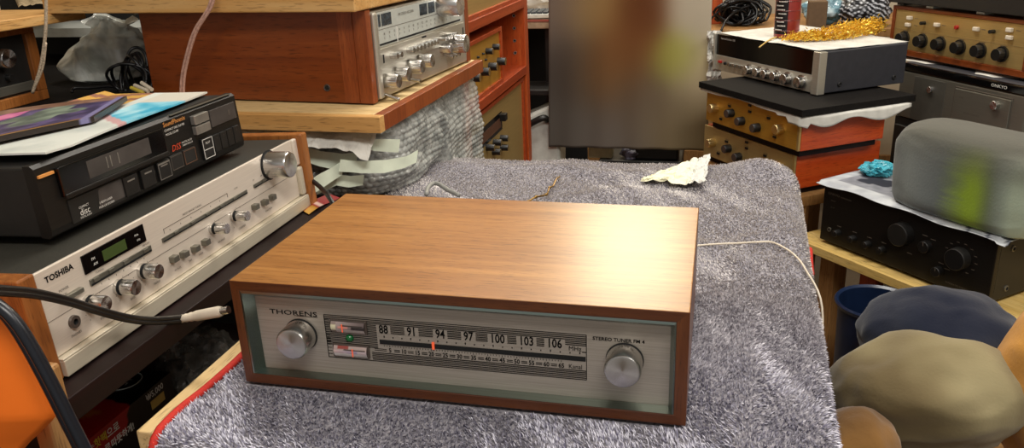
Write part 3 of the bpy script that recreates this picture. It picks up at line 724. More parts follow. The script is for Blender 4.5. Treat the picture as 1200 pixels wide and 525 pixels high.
# wood-cased amplifier at the far left
p = at(57, 108, x=-.75); pt = at(27, 24, x=-.75)
AH = .135
U = Unit('amplifier', 'wood-cased amplifier with a dark front at the far left edge, under a plank', 'amplifier', -.75, p.y - .44, .156, 90, .44, .30, AH)
T = U.o; W, D, H = U.W, U.D, U.H
mb = MB()
mb.box(0, W, 0, D, 0, .018); mb.box(0, W, 0, D, H - .014, H); mb.box(0, .018, 0, D, .018, H - .014); mb.box(W - .022, W, 0, D, .018, H - .014); mb.box(.018, W - .022, D - .01, D, .018, H - .014)
mb.build('cabinet', 'cheek', T, bevel=.0015)
boxpart(T, 'faceplate', (.018, W - .022, .008, .02, .018, H - .014), 'black_soft', 0)
boxpart(T, 'silver_strip', (.018, W - .022, .004, .010, .022, .038), 'grey_alu', .001)
k1 = U.on(6, 68, y=-.005); knob(T, k1.x - .004, k1.z, .017, .026, y0=.008); k1 = U.on(17, 81, y=.004); knob(T, W - .075, .052, .006, .010, ('black', 'black'), y0=.008)
# plank and paper on it
a0 = at(86, 2, y=.66); zt = .156 + AH
mb = MB(); mb.slab([(-1.25, .15, zt), (-.735, .15, zt), (-.70, .70, zt), (-1.25, .72, zt)], (0, 0, .018)); tag(mb.build('plank', 'pine_y', bevel=.002), 'pale wooden plank lying on the wood-cased amplifier at the far left', 'plank')
c_ = [at(*q_, z=zt + .020) for q_ in ((22, 10), (88, 2), (80, -25), (10, -15))]
def crum(a, b_):
    p = c_[0].lerp(c_[1], a).lerp(c_[3].lerp(c_[2], a), b_); p.z = zt + .021 + .012 * abs(fbm((a * 5, b_ * 4, 7.7))); return p
tag(MB().grid(crum, 30, 20).build('crumpled_paper', plain('buff_paper', '#b59f7a', .8, var=.3), solid=.0006, smooth=30), 'crumpled buff paper on the plank at the top left corner', 'paper')

# clear plastic bag and black audio leads
def blob(center, size, seed, amp=.25, sub=5, floor=None, sharp=1.6, colfn=None, name='b', mat=None, smooth=180, oct=4, freq=1.5):
    bm = bmesh.new(); bmesh.ops.create_icosphere(bm, subdivisions=sub, radius=1)
    lay = bm.verts.layers.float_color.new('Col') if colfn else None
    for v_ in bm.verts:
        d_ = v_.co.copy(); nn = fbm(d_ * freq + V((seed, seed * .7, -seed)), oct); rg = 1 - abs(fbm(d_ * freq * 1.9 + V((seed * 2, 3, 1)), oct))
        r_ = 1 + amp * nn + amp * .35 * (max(0., rg) ** sharp)
        p_ = V((d_.x * size[0] * r_, d_.y * size[1] * r_, d_.z * size[2] * r_)) + V(center)
        if floor is not None and p_.z < floor: p_.z = floor + .0005
        v_.co = p_
        if lay: v_[lay] = lin(colfn(p_))
    mb = MB(); mb.bm.free(); mb.bm = bm
    return mb.build(name, mat, smooth=smooth)
t = NT('clear_polythene'); nz = t.n('ShaderNodeTexNoise'); nz.inputs['Scale'].default_value = 24; nz.inputs['Detail'].default_value = 6
t.l(t.coords(), nz.inputs[0]); t.l(t.ramp(nz.outputs[0], [(.3, '#d6dacf'), (.7, '#fafbf4')]), t.b.inputs['Base Color']); t.set(Roughness=.16); t.b.inputs['Specular IOR Level'].default_value = .8
n3 = t.n('ShaderNodeTexNoise'); n3.inputs['Scale'].default_value = 13; n3.inputs['Detail'].default_value = 4; n3.inputs['Distortion'].default_value = 1.5
t.l(t.coords((1, 1, .5)), n3.inputs[0]); mr = t.n('ShaderNodeMapRange'); mr.inputs['From Min'].default_value = .35; mr.inputs['From Max'].default_value = .65; mr.inputs['To Min'].default_value = .4; mr.inputs['To Max'].default_value = .92
t.l(n3.outputs[0], mr.inputs[0]); t.l(mr.outputs[0], t.b.inputs['Alpha']); t.bump(n3.outputs[0], .5, .012)
pc = at(122, 78, y=.80)
def bagf(a, b_):
    th_ = a * 2 * PI; k = [(0, .55), (.06, .86), (.30, 1.0), (.55, .92), (.72, .66), (.82, .42), (.90, .40), (1.0, .62)]
    for (h0, r0), (h1, r1) in zip(k, k[1:]):
        if h0 <= b_ <= h1: t_ = (b_ - h0) / (h1 - h0); t_ = t_ * t_ * (3 - 2 * t_); rad = r0 + (r1 - r0) * t_; break
    rad *= 1 + (.03 + .16 * b_ ** 2) * math.sin(th_ * 9 + 3 * b_) * (.6 + .4 * math.sin(th_ * 4 + 1)) + .10 * fbm((math.cos(th_) * 1.3, math.sin(th_) * 1.3, b_ * 2.6)) + .04 * math.sin(th_ * 3 + b_ * 11)
    return V((pc.x + .090 * rad * math.cos(th_) + .045 * b_ ** 1.5, .80 + .062 * rad * math.sin(th_), .1565 + .125 * b_ + .010 * b_ * math.sin(th_ * 3)))
mb = MB(); mb.grid(bagf, 160, 60); bmesh.ops.remove_doubles(mb.bm, verts=mb.bm.verts, dist=1e-6)
bag = mb.build('plastic_bag', t.m, smooth=180)
tag(bag, 'crumpled clear plastic bag on the back bench behind the disc player', 'plastic bag')
mb = MB(); c0 = at(158, 92, y=.665)
for k in range(7):
    ph = k * 1.1; pts = []
    for i in range(13):
        a_ = i / 12 * 2 * PI + ph
        pts.append(V((c0.x + (.036 + .006 * math.sin(k * 2.1)) * math.cos(a_) * (1.1 - .1 * k), c0.y + .006 * k - .02 + .01 * math.sin(a_ * 2 + k), max(.163, c0.z + (.030 + .004 * k) * math.sin(a_) - .003 * (k % 3)))))
    mb.tube(pts, .0028, 7)
pts = [c0 + V((-.03, 0, -.02)), at(128, 101, y=.66), at(105, 103, y=.65), at(88, 103, y=.64), at(84, 108, y=.63)]
for p_ in pts: p_.z = max(p_.z, .160)
mb.tube(pts, .0030, 7)
lead = mb.build('audio_lead', 'rubber', smooth=180); tag(lead, 'coiled black audio lead with yellow plugs lying in front of the clear plastic bag', 'cable')
for q_, m_ in (((154, 103), (168, 109)), 'ink_gold'), (((158, 100), (174, 107)), 'cream_plastic'), (((166, 97), (178, 105)), 'cream_plastic'):
    MB().cyl(at(*q_[0], y=.615), at(*q_[1], y=.60), .0036, 10).build('plug', plain('yellow_plug', '#d8c24a', .4) if m_ == 'ink_gold' else m_, lead, smooth=40)
# twine and pinkish cable hanging from above
pts = [at(53, -30, y=.50), at(54, 20, y=.50), at(52, 50, y=.50), at(47, 80, y=.50), at(38, 109, y=.50)]
mb = MB().tube(pts, .0026, 6); mb.tube([pts[2] + V((.003, 0, 0)), pts[3] + V((.005, 0, 0)), pts[4] + V((.001, 0, .002))], .0018, 6)
tag(mb.build('twine', plain('beige_twine', '#d9c4a8', .8, var=.3, scale=400), smooth=180), 'beige twine hanging down in front of the wood-cased amplifier, top left', 'twine')
pts = [at(252, -30, y=.565), at(247, 5, y=.565), at(229, 35, y=.565), at(220, 60, y=.565), at(213, 90, y=.565), at(211, 120, y=.565)]
mb = MB()
for o_ in (-.0026, .0026): mb.tube([p_ + V((o_, .001 * i, 0)) for i, p_ in enumerate(pts)], .0024, 8)
tag(mb.build('speaker_cable', plain('pink_clear_cable', '#cfa392', .25, var=.2, scale=200), smooth=180), 'pinkish clear twin speaker cable hanging down the side of the big cherry-cased receiver', 'cable')

# ================================================================== BIG CHERRY-CASED RECEIVER
BY = 85.0
U = Unit('stereo_receiver', 'big cherry wood cased receiver with a bright silver face, between two boards', 'receiver', -.098, .602, .157, BY, .44, .444, .150)
T = U.o; W, D, H = U.W, U.D, U.H
mb = MB(); mb.box(0, .016, .0215, D, 0, H); mb.box(W - .016, W, .0215, D, 0, H); mb.box(.016, W - .016, .02, D, H - .014, H); mb.box(.016, W - .016, .02, D, 0, .012); mb.box(.016, W - .016, D - .008, D, .012, H - .014)
cb = mb.build('cabinet', 'cherry_y', T, bevel=.001)
for x_ in (0, W - .016): boxpart(T, 'front_edge', (x_, x_ + .016, -.004, .0212, 0, H), 'cherry_edge', .001)
boxpart(T, 'side_trim', (-.0012, .0004, .0212, .048, .001, H - .001), 'cherry_edge')
for p_ in (U.on(383, 103, x=-.001),): MB().lathe([(0, .0022), (.003, .002), (.0034, .0008), (.0055, .0018), (.0062, 0)], (0, p_.y, p_.z), (-1, 0, 0), 20, mats=[0, 0, 1, 1]).build('screw', ['gap', 'meter_rim'], T, smooth=50)
boxpart(T, 'faceplate', (.016, W - .016, -.002, .020, .002, H - .004), 'silver_panel', .002)
boxpart(T, 'edge_trim', (.0165, .030, -.010, -.002, .004, H - .006), 'silver_panel', .003)
gl = boxpart(T, 'dial_glass', (.036, W - .03, -.003, -.0019, .086, .142), plain('pale_dial', '#b9bcb4', .2, var=.05), .001)
for xa, xb in ((.042, .050), (.054, .090), (.205, .238), (.243, .272)):
    m_ = boxpart(gl, 'meter', (xa, xb, -.0036, -.0029, .119, .139), plain('meter_blue_grey', '#3c474e', .2, var=.4, scale=150), .0005)
MB().text('FM STEREO RECEIVER', .0065, (.148, -.0036, .131)).build('lettering', 'ink_grey', gl)
mb = MB(); mb.box(.038, W - .05, -.0034, -.0029, .114, .1146)
for k in range(16): mb.text(str(88 + k * 2 if k < 8 else 54 + k * 6), .006, (.060 + k * .019, -.0034, .106), sx=.7); mb.box(.060 + k * .019, .0604 + k * .019, -.0034, -.0029, .097, .101)
mb.build('dial_scale', 'ink_grey', gl)
boxpart(gl, 'dial_slot', (.038, W - .045, -.0036, -.0029, .0885, .0915), 'gap'); boxpart(gl, 'dial_pointer', (.105, .107, -.0045, -.003, .086, .112), 'ink_white')
boxpart(T, 'button_rail', (.034, W - .03, -.006, -.002, .052, .084), 'silver_panel', .001)
boxpart(T, 'slide_mark', (.20, .218, -.0068, -.0055, .0795, .0825), 'gap')
for k, x_ in enumerate((.070, .086, .135, .150, .165, .180, .197, .212, .227, .242, .280, .294, .308, .322, .336)):
    MB().cyl((x_, -.004, .068), (x_, -.020, .068), .0052, 14, r1=.0048).build('push_button', 'knob_alu', T, smooth=40)
for x_ in (.044, W - .04): boxpart(T, 'jack', (x_ - .002, x_ + .002, -.0066, -.005, .060, .074), 'gap')
for (u_, v_) in ((459, 95), (471, 87), (487, 78), (499, 71)):
    p_ = U.on(u_, v_, y=-.016); knob(T, p_.x, p_.z, .0125, .028, y0=-.002, flutes=20, n=80)
p_ = U.on(537, 51, y=-.020); knob(T, p_.x, p_.z, .0185, .036, y0=-.002, flutes=24, n=96); knob(T, p_.x - .045, p_.z - .002, .010, .022, y0=-.002)
p_ = U.on(525, 5, y=-.020); knob(T, p_.x, p_.z, .023, .044, y0=-.002, name='tuning_knob', flutes=0)
for (u_, v_, dx, dz) in ((450, 110, .012, -.010), (477, 92, .0, -.004)):
    p_ = U.on(u_, v_, y=-.004); MB().cyl((p_.x, -.002, p_.z), (p_.x + dx * .3, -.030, p_.z + dz), .0026, 10, r1=.0034).build('toggle_lever', 'knob_alu', T, smooth=40)
for x_ in (.300, .318, .336):
    MB().cyl((x_, -.002, .036), (x_, -.024, .030), .0026, 10, r1=.0034).build('toggle_lever', 'knob_alu', T, smooth=40)
for x_ in (.04, W - .04):
    for y_ in (.06, D - .05): MB().cyl((x_, y_, -.0012), (x_, y_, .001), .012, 12).build('foot', 'rubber', T)
TOPZ = .157 + .150
pl = thing('plank', 'thick pale plank lying on top of the big cherry-cased receiver', 'plank', U.w(0, 0, H + .0015), math.radians(BY))
boxpart(pl, 'board', (-.035, W + .02, -.006, .62, 0, .030), 'pine_y', .002)
# board beneath it
bd = thing('support_board', 'plywood board with a brown front lipping under the big cherry-cased receiver', 'board', (-.05, .54, .131), math.radians(88.5))
boxpart(bd, 'board', (-.004, .525, .018, .46, 0, .0235), 'ply', .001)
boxpart(bd, 'front_lipping', (-.004, .525, 0, .0175, -.002, .0238), 'cherry_edge', .001)
boxpart(bd, 'end_lipping', (-.022, -.0045, 0, .46, -.002, .0238), 'pine_y', .001)
# bubble-wrapped carton carrying the board
bw = thing('wrapped_carton', 'carton wrapped in clear bubble wrap standing under the plywood board', 'carton', (-.30, .80, FLOOR))
BB = (-.50, -.075, .60, 1.11)
MB().box(BB[0] + .30, BB[1] + .30 - .03, BB[2] - .80 + .03, BB[3] - .80, 0, .128 - FLOOR).build('carton', 'black_soft', bw)
bub = NT('bubble_film'); nz = bub.n('ShaderNodeTexNoise'); nz.inputs['Scale'].default_value = 50; nz.inputs['Detail'].default_value = 4
bub.l(bub.coords(), nz.inputs[0]); bub.l(bub.ramp(nz.outputs[0], [(.35, '#8d918e'), (.65, '#cfd1cb')]), bub.b.inputs['Base Color']); bub.set(Roughness=.16, Alpha=.66); bub.b.inputs['Specular IOR Level'].default_value = .8
def wrap(s_, h_):
    """path along the film: near face (dark side) -> rounded corner -> front face"""
    L1, r_, L2 = .30, .07, .42; arc = r_ * PI / 2; tot = L1 + arc + L2; d_ = s_ * tot; cx_, cy_ = -.066 - r_, .575 + r_
    if d_ < L1: p_ = V((cx_ - (L1 - d_), cy_ - r_, 0)); n_ = V((0, -1, 0))
    elif d_ < L1 + arc: a_ = (d_ - L1) / r_; n_ = V((math.sin(a_), -math.cos(a_), 0)); p_ = V((cx_, cy_, 0)) + n_ * r_
    else: p_ = V((cx_ + r_, cy_ + (d_ - L1 - arc), 0)); n_ = V((1, 0, 0))
    q_ = min(1, max(0, (d_ - L1 - arc - .150) / .06)); lo = .004 - .164 * q_ * q_ * (3 - 2 * q_); p_.z = lo + h_ * (.128 - lo)
    bulge = .022 * math.sin(PI * h_) * (.4 + .6 * s_) + .012 * fbm((s_ * 6, h_ * 3, 2)); p_ += n_ * bulge
    bx_ = d_ / .0115; hz = p_.z / .0100 + 40; row = math.floor(hz); fx = (bx_ + .5 * (row % 2)) % 1 - .5; fz = hz % 1 - .5
    rr_ = math.hypot(fx, fz); dome = max(0, 1 - (rr_ / .46) ** 2) ** .5 if rr_ < .46 else 0
    return p_ + n_ * dome * .0028
mb = MB(); mb.grid(lambda a, b_: wrap(a, b_) - V((-.30, .80, FLOOR)), 500, 190); mb.build('bubble_wrap', bub.m, bw, smooth=180, recalc=True)
# papers dangling under the board
c_ = [V((-.33, .60, .1302)), V((-.08, .585, .1302)), V((-.075, .528, .100)), V((-.36, .535, .114))]
def pap(a, b_):
    p_ = c_[0].lerp(c_[1], a).lerp(c_[3].lerp(c_[2], a), b_); p_.y -= .015 * b_ + .008 * fbm((a * 6, b_ * 3, 1)); p_.z += .008 * fbm((a * 9, b_ * 2, 5)) * b_ - .022 * b_ * max(0, math.sin(a * 9 - 2)); return p_
tag(MB().grid(pap, 50, 10).build('crumpled_paper', 'paper', solid=.0006), 'crumpled white paper sheet sticking out under the plywood board', 'paper')
# pale green tape strips hanging by the bubble wrap
def tape(label, px, y0, y1, w, twist=0):
    pts = [at(u_, v_, y=y0 + (y1 - y0) * i / (len(px) - 1)) for i, (u_, v_) in enumerate(px)]
    out = []
    for i in range(len(pts) - 1):
        for k in range(5): out.append(pts[i].lerp(pts[i + 1], k / 5))
    out.append(pts[-1]); mb = MB(); vs = []
    for i, p_ in enumerate(out):
        tt = i / (len(out) - 1); wd = V((.10, .35, 1)).normalized(); ww = w * (1 - .06 * math.sin(i * .5))
        vs.append((p_ - wd * ww / 2, p_ + wd * ww / 2))
    for (a_, b_), (c1, d1_) in zip(vs, vs[1:]): mb.f([a_, c1, d1_, b_])
    bmesh.ops.remove_doubles(mb.bm, verts=mb.bm.verts, dist=1e-5)
    return tag(mb.build('tape_strip', 'tape', solid=.0006), label, 'tape', 'pale green tape strips by the bubble wrap')
tape('pale green tape strip nearest the big silver knob, leading into the dark', [(345, 176), (375, 186), (400, 190), (418, 187)], .54, .555, .026)
tape('short pale green tape strip on the bubble wrap, uppermost of the strips', [(421, 166), (440, 170), (468, 171)], .55, .555, .020)
tape('long pale green tape strip reaching furthest right over the bubble wrap', [(398, 194), (425, 196), (452, 195), (475, 190), (489, 183)], .52, .555, .020)
tape('bent pale green tape strip running down to the silver receiver end', [(402, 196), (385, 207), (370, 216), (356, 226), (352, 237)], .53, .44, .026)
tape('lowest pale green tape strip, just above the tuner lid', [(372, 222), (395, 211), (410, 213), (426, 211)], .52, .555, .018)
pts = [V((-.30, .42, .06)), at(352, 206, y=.43), at(366, 212, y=.42), at(378, 222, y=.40), at(386, 232, y=.36), V((-.035, .33, .05))]
tag(MB().tube(pts, .0034, 8).build('black_cable', 'rubber', smooth=180), 'short black cable between the silver receiver end and the tuner', 'cable')

# ================================================================== LOWER LEFT
bx = thing('heat_pack_carton', 'red and black heat pack carton with Korean lettering on the shelf under the silver receiver', 'carton', (-.2, -.02, -.1865))
CL, CD_, CH = .152, .13, .1005
def topc(a, b_):
    if a > .50 + .12 * b_: return rgb('#0d0a0a')
    s_ = math.sin(a * 14 + b_ * 9 + 2 * fbm((a * 4, b_ * 4, 1)))
    if .12 < a < .40 and .3 < b_ + a * .9 - .1 < .62 and s_ > .1: return rgb('#b8682a')
    return mix(rgb('#b02020'), rgb('#8e1a18'), b_)
def frc(a, b_):
    if a < .22 + .25 * b_ and b_ > .72: return rgb('#a01c1c')
    if a > .72 and b_ < .35: return rgb('#8a2418')
    return rgb('#120c0b')
mb = MB()
mb.grid(lambda a, b_: V((-CD_ * (1 - b_) * 1. , CL * a, CH)) if False else V((-CD_ * b_, CL * a, CH)), 40, 24, topc)
mb.grid(lambda a, b_: V((0, CL * a, CH * b_)), 40, 24, frc)
mb.grid(lambda a, b_: V((-CD_ * a, 0, CH * b_)), 6, 6, lambda a, b_: rgb('#0d0908'))
mb.grid(lambda a, b_: V((-CD_ * a, CL, CH * b_)), 6, 6, lambda a, b_: rgb('#0d0908'))
mb.f([(-CD_, 0, 0), (-CD_, CL, 0), (-CD_, CL, CH), (-CD_, 0, CH)])
bmesh.ops.remove_doubles(mb.bm, verts=mb.bm.verts, dist=1e-6)
mb.build('carton', 'box_paint', bx)
mb = MB(); X_, Y_ = (0, 1, 0), (0, 0, 1)
mb.text('으로', .0125, (.0005, .0418, .0890), X_, Y_, .9, bold=.02); mb.text('따뜻하게!', .0118, (.0005, .0540, .0738), X_, Y_, .85, bold=.02); mb.text('는', .011, (.0005, .0070, .0890), X_, Y_, .9); mb.text('로', .0118, (.0005, .0285, .0738), X_, Y_, .9, bold=.02)
mb.text('₩5,000', .0115, (.0005, .1180, .0925), X_, Y_, .9, bold=.01); mb.build('lettering', 'ink_white', bx)
mb = MB().text('핫팩', .0125, (.0005, .0215, .0890), X_, Y_, .9, bold=.02); mb.build('lettering', plain('yellow_ink', '#d9b83a', .5), bx)
MB().box(-.0002, .0006, .108, .133, .073, .0845).build('gold_badge', plain('badge_gold', '#b8964a', .5), bx)
mb = MB(); pts = [V((-.044 + .020 * math.cos(a_), .122 + .021 * math.sin(a_), CH + .0006)) for a_ in [i / 40 * 2 * PI for i in range(41)]]
mb.tube(pts, .0007, 4, smooth=False); mb.text('15', .020, (-.043, .121, CH + .0006), (0, -1, 0), (1, 0, 0)); mb.build('round_emblem', plain('emblem_grey', '#c8d0cc', .5), bx)
# plastic bag with odds behind the carton
t2 = NT('clear_film'); nz = t2.n('ShaderNodeTexNoise'); nz.inputs['Scale'].default_value = 40; nz.inputs['Detail'].default_value = 5
t2.l(t2.coords(), nz.inputs[0]); t2.l(t2.ramp(nz.outputs[0], [(.3, '#4a4640'), (.75, '#a8a49a')]), t2.b.inputs['Base Color']); t2.set(Roughness=.2, Alpha=.6); t2.bump(nz.outputs[0], .6, .01)
tag(blob((-.215, .215, -.135), (.055, .06, .055), 5.5, .3, 5, -.1865, 2.5, None, 'plastic_bag', t2.m, 30, 5, 2.), 'small clear plastic bag in the shadow behind the red carton', 'plastic bag')
# orange cloth over a stool rail, black cables
def oc(a, b_):
    edge = [(2, 352), (22, 385), (40, 420), (53, 452), (66, 487), (50, 503), (36, 516), (26, 528), (20, 545), (15, 580)]
    k = b_ * (len(edge) - 1); i = min(int(k), len(edge) - 2); f_ = k - i
    e_ = V(at(*edge[i], y=-.20)).lerp(at(*edge[i + 1], y=-.20), f_)
    l_ = V((e_.x - .20, -.22, e_.z + .01)); p_ = l_.lerp(e_, a); p_.y += -.018 * math.sin(PI * a) + .004 * math.sin(a * 9 + b_ * 3) * (1 - a); return p_
tag(MB().grid(oc, 30, 40).build('orange_cloth', 'orange_cloth', solid=.003, smooth=180), 'bright orange cloth hanging at the lower left corner', 'cloth')
mb = MB().box(-.010, .010, -.012, .012, 0, .86); st_ = at(70, 470, y=-.165)
pst = mb.build('wooden_post', 'tan_wood', bevel=.003, loc=(0, 0, 0)); pst.location = (st_.x - .012, -.165, FLOOR); tag(pst, 'tan wooden post behind the orange cloth, bottom left', 'post')
pst.data.transform(Matrix.Scale((st_.z + .03 - FLOOR) / .86, 4, (0, 0, 1)))
mb = MB()
for k, (dx, dy) in enumerate(((0, 0), (.0085, -.004))):
    pts = [at(u_, v_, y=-.215) + V((dx, dy, 0)) for u_, v_ in ((-30, 345), (-5, 357), (14, 376), (32, 404), (48, 433), (63, 462), (79, 494), (93, 522), (110, 562))]
    mb.tube(pts, .0052 - .0006 * k, 10)
tag(mb.build('thick_cable', 'navy_rubber', smooth=180), 'pair of thick blue-black cables running down beside the orange cloth', 'cable')
# phono lead into the tuner
pe = at(213, 373.5, y=.045)
path = [(-40, 337), (0, 340.5), (40, 344), (80, 353), (115, 364), (150, 373), (180, 376), (213, 373.5)]
mb = MB()
for o_ in (-.0022, .0022):
    pts = [at(u_, v_, y=-.215 + .26 * i / (len(path) - 1)) + V((0, 0, o_)) for i, (u_, v_) in enumerate(path)]
    mb.tube(pts, .0026, 8)
ld = mb.build('phono_lead', 'rubber', smooth=180); tag(ld, 'black phono lead with a cream plug running to the left side of the walnut tuner', 'cable')
q0, q1 = at(210, 374, y=.045), at(268, 363, y=.045); q1.x = min(q1.x, -.004)
ax = (q1 - q0); L_ = ax.length
MB().lathe([(0, 0), (.0042, 0), (.0045, .004), (.0038, .005), (.0048, .010), (.0042, .012), (.0052, .017), (.0046, .019), (.0058, .024), (.0060, L_ * .8), (.0050, L_ * .86), (0, L_ * .86)], q0, ax, 20).build('plug', 'cream_plastic', ld, smooth=40)
MB().cyl(q0 + ax * .86, q1, .0042, 16).build('plug_tip', 'knob_alu', ld, smooth=40)
MB().cyl(q0 - ax * .05, q0 + ax * .02, .0046, 12).build('plug_ring', plain('maroon_ring', '#7a1a2a', .5), ld, smooth=40)

# ================================================================== BOOKSHELF RACK BEHIND
RX = -.10
rk = thing('bookshelf', 'orange-stained wooden bookshelf with peg holes holding amplifiers, behind the bubble wrap', 'bookshelf', (-.26, 1.46, FLOOR))
ry = lambda b, n, m, **k: MB().box(b[0] + .26, b[1] + .26, b[2] - 1.46, b[3] - 1.46, b[4] - FLOOR, b[5] - FLOOR).build(n, m, rk, **k)
sp = ry((-.42, RX, 1.752, 1.795, FLOOR, .75), 'side_panel', 'orange_wood', bevel=.002)
ry((-.42, RX, 1.125, 1.15, FLOOR, .75), 'side_panel', 'orange_wood', bevel=.002)
ry((-.43, -.415, 1.125, 1.795, FLOOR, .75), 'back_panel', 'cherry_edge')
SHZ = (-.33, .003, .196)
for z_ in SHZ: ry((-.41, RX + .002, 1.15, 1.752, z_, z_ + .024), 'shelf_board', 'orange_wood_y', bevel=.001)
mb = MB(); mb2 = MB()
for k in range(24):
    z_ = -.44 + k * .036
    if any(z_ - .006 < s_ + .024 and z_ + .006 > s_ for s_ in SHZ): continue
    mb.lathe([(0, .0006), (.0028, .0006), (.0046, .001), (.005, 0)], (RX - .032 + .26, 1.752 - 1.46, z_ - FLOOR), (0, -1, 0), 12, mats=[0, 1, 1])
mb.build('peg_sockets', ['gap', 'silver_btn'], rk, smooth=40)
def rack_amp(label, y0, y1, z_, h_, plate, kind):
    U_ = Unit('amplifier', label, 'amplifier', RX - .004, y0, z_, 90, y1 - y0, .26, h_); T_ = U_.o; w_ = U_.W
    mb_ = MB(); mb_.box(0, w_, 0, .26, 0, .010); mb_.box(0, w_, 0, .26, h_ - .010, h_); mb_.box(0, .012, 0, .26, .01, h_ - .01); mb_.box(w_ - .012, w_, 0, .26, .01, h_ - .01); mb_.box(.012, w_ - .012, .25, .26, .01, h_ - .01)
    mb_.build('cabinet', 'orange_wood_y', T_, bevel=.001)
    boxpart(T_, 'faceplate', (.012, w_ - .012, .006, .010, .010, h_ - .010), plate)
    return U_
U = rack_amp('bronze-faced amplifier on the upper shelf of the orange bookshelf', 1.16, 1.50, .0275, .145, 'bronze', 0); T = U.o
for (u_, v_) in ((561, 91), (572, 84), (581, 78), (591, 72)): p_ = U.on(u_, v_, y=-.012); knob(T, p_.x, p_.z, .0105, .022, ('black', 'gold_knob'), y0=.006)
for (u_, v_) in ((575, 60), (583, 55)): p_ = U.on(u_, v_, y=-.006); knob(T, min(p_.x, .32), p_.z, .008, .018, ('black', 'gold_knob'), y0=.006)
for (u_, v_) in ((560, 67), (566, 63), (569, 70)): p_ = U.on(u_, v_, y=.004); knob(T, p_.x, p_.z, .003, .006, ('black', 'gap'), y0=.006, n=12)
U = rack_amp('pale gold tuner with a dark dial window on the lower shelf of the orange bookshelf', 1.16, 1.735, -.3055, .300, 'pale_gold', 1); T = U.o
wx0, wx1, wz0, wz1 = U.on(560, 150, y=.004).x, U.on(589, 150, y=.004).x, U.on(577, 163, y=.004).z, U.on(577, 140, y=.004).z
dwn = boxpart(T, 'dial_window', (wx0 - .05, wx1, .0045, .0062, wz0, wz1), 'glass_dark', .001); MB().box(wx0, wx1 - .012, .0040, .0046, wz0 + .010, wz1 - .014).build('dial_card', plain('dim_dial', '#5a3a2a', .4), dwn)
p_ = U.on(592, 137, y=-.008); boxpart(T, 'rocker_switch', (p_.x - .012, p_.x + .012, -.012, .006, p_.z - .010, p_.z + .010), 'black', .002)
for (u_, v_) in ((578, 173), (586, 167), (594, 162), (585, 178), (594, 173)): p_ = U.on(u_, v_, y=-.012); knob(T, p_.x, p_.z, .009, .022, ('black', 'gold_knob'), y0=.006)
U = rack_amp('gold-faced amplifier on the top shelf of the orange bookshelf, only its lower edge in view', 1.16, 1.70, .2205, .12, 'pale_gold', 0)

# ================================================================== BACK CENTRE
dk = thing('desk', 'dark desk with a pale edge behind the orange bookshelf', 'desk', (0, 2.35, FLOOR))
zt = at(625, 24, y=2.1).z
dy = lambda b, n, m, **k: MB().box(b[0], b[1], b[2] - 2.35, b[3] - 2.35, b[4] - FLOOR, b[5] - FLOOR).build(n, m, dk, **k)
dy((-.75, -.065, 2.1, 2.75, zt - .028, zt), 'desk_top', plain('desk_beige', '#b9a284', .5, var=.3, scale=30), bevel=.003)
dy((-.75, -.065, 2.098, 2.1, zt - .004, zt + .003), 'red_edge', plain('faded_red', '#a8584a', .5))
for xx in (-.74, -.115): dy((xx, xx + .04, 2.12, 2.16, FLOOR, zt - .028), 'leg', 'black_soft')
dy((-.75, -.065, 2.70, 2.72, FLOOR, zt - .028), 'modesty_panel', 'gap')
kb = thing('keyboard', 'grey computer keyboard on the desk behind the orange bookshelf', 'keyboard', (-.14, 2.16, zt + .003), math.radians(4))
boxpart(kb, 'keyboard_base', (-.22, .12, -.03, .11, 0, .014), 'white_plastic', .003)
mb = MB()
for i in range(16):
    for j in range(5): mb.box(-.213 + i * .0205, -.196 + i * .0205, -.022 + j * .025, -.002 + j * .025, .014, .021)
mb.build('keys', plain('grey_keys', '#3f464c', .5), kb, bevel=.001)
tag(blob((-.20, 2.42, zt + .045), (.13, .06, .055), 2.2, .3, 4, zt, 2., None, 'paper_heap', 'paper', 30), 'heap of white paper at the back of the desk', 'paper')
# white case with black handle, standing low behind the bookshelf
cs = thing('tool_case', 'white plastic case with a black handle standing beside the orange bookshelf', 'case', (-.12, 2.02, FLOOR))
zz = at(625, 128, y=1.98).z - FLOOR
mb = MB(); mb.hexa([(-.16, -.04, 0), (.06, -.04, 0), (.06, .08, 0), (-.16, .08, 0), (-.14, -.04, zz - .07), (.08, -.04, zz + .03), (.08, .08, zz + .03), (-.14, .08, zz - .07)]); mb.build('case_shell', 'white_plastic', cs, bevel=.01)
mb = MB().tube([(-.05, -.045, zz - .075), (-.045, -.062, zz - .060), (.02, -.062, zz - .025), (.035, -.045, zz - .035)], .011, 8); mb.build('handle', 'black', cs, smooth=60)
tag(MB().box(-.075, .075, -.08, .08, 0, .02).build('black_device', 'black_soft', bevel=.004), 'flat black device lying on the white case', 'device').location = (-.12, 2.06, FLOOR + zz + .045)
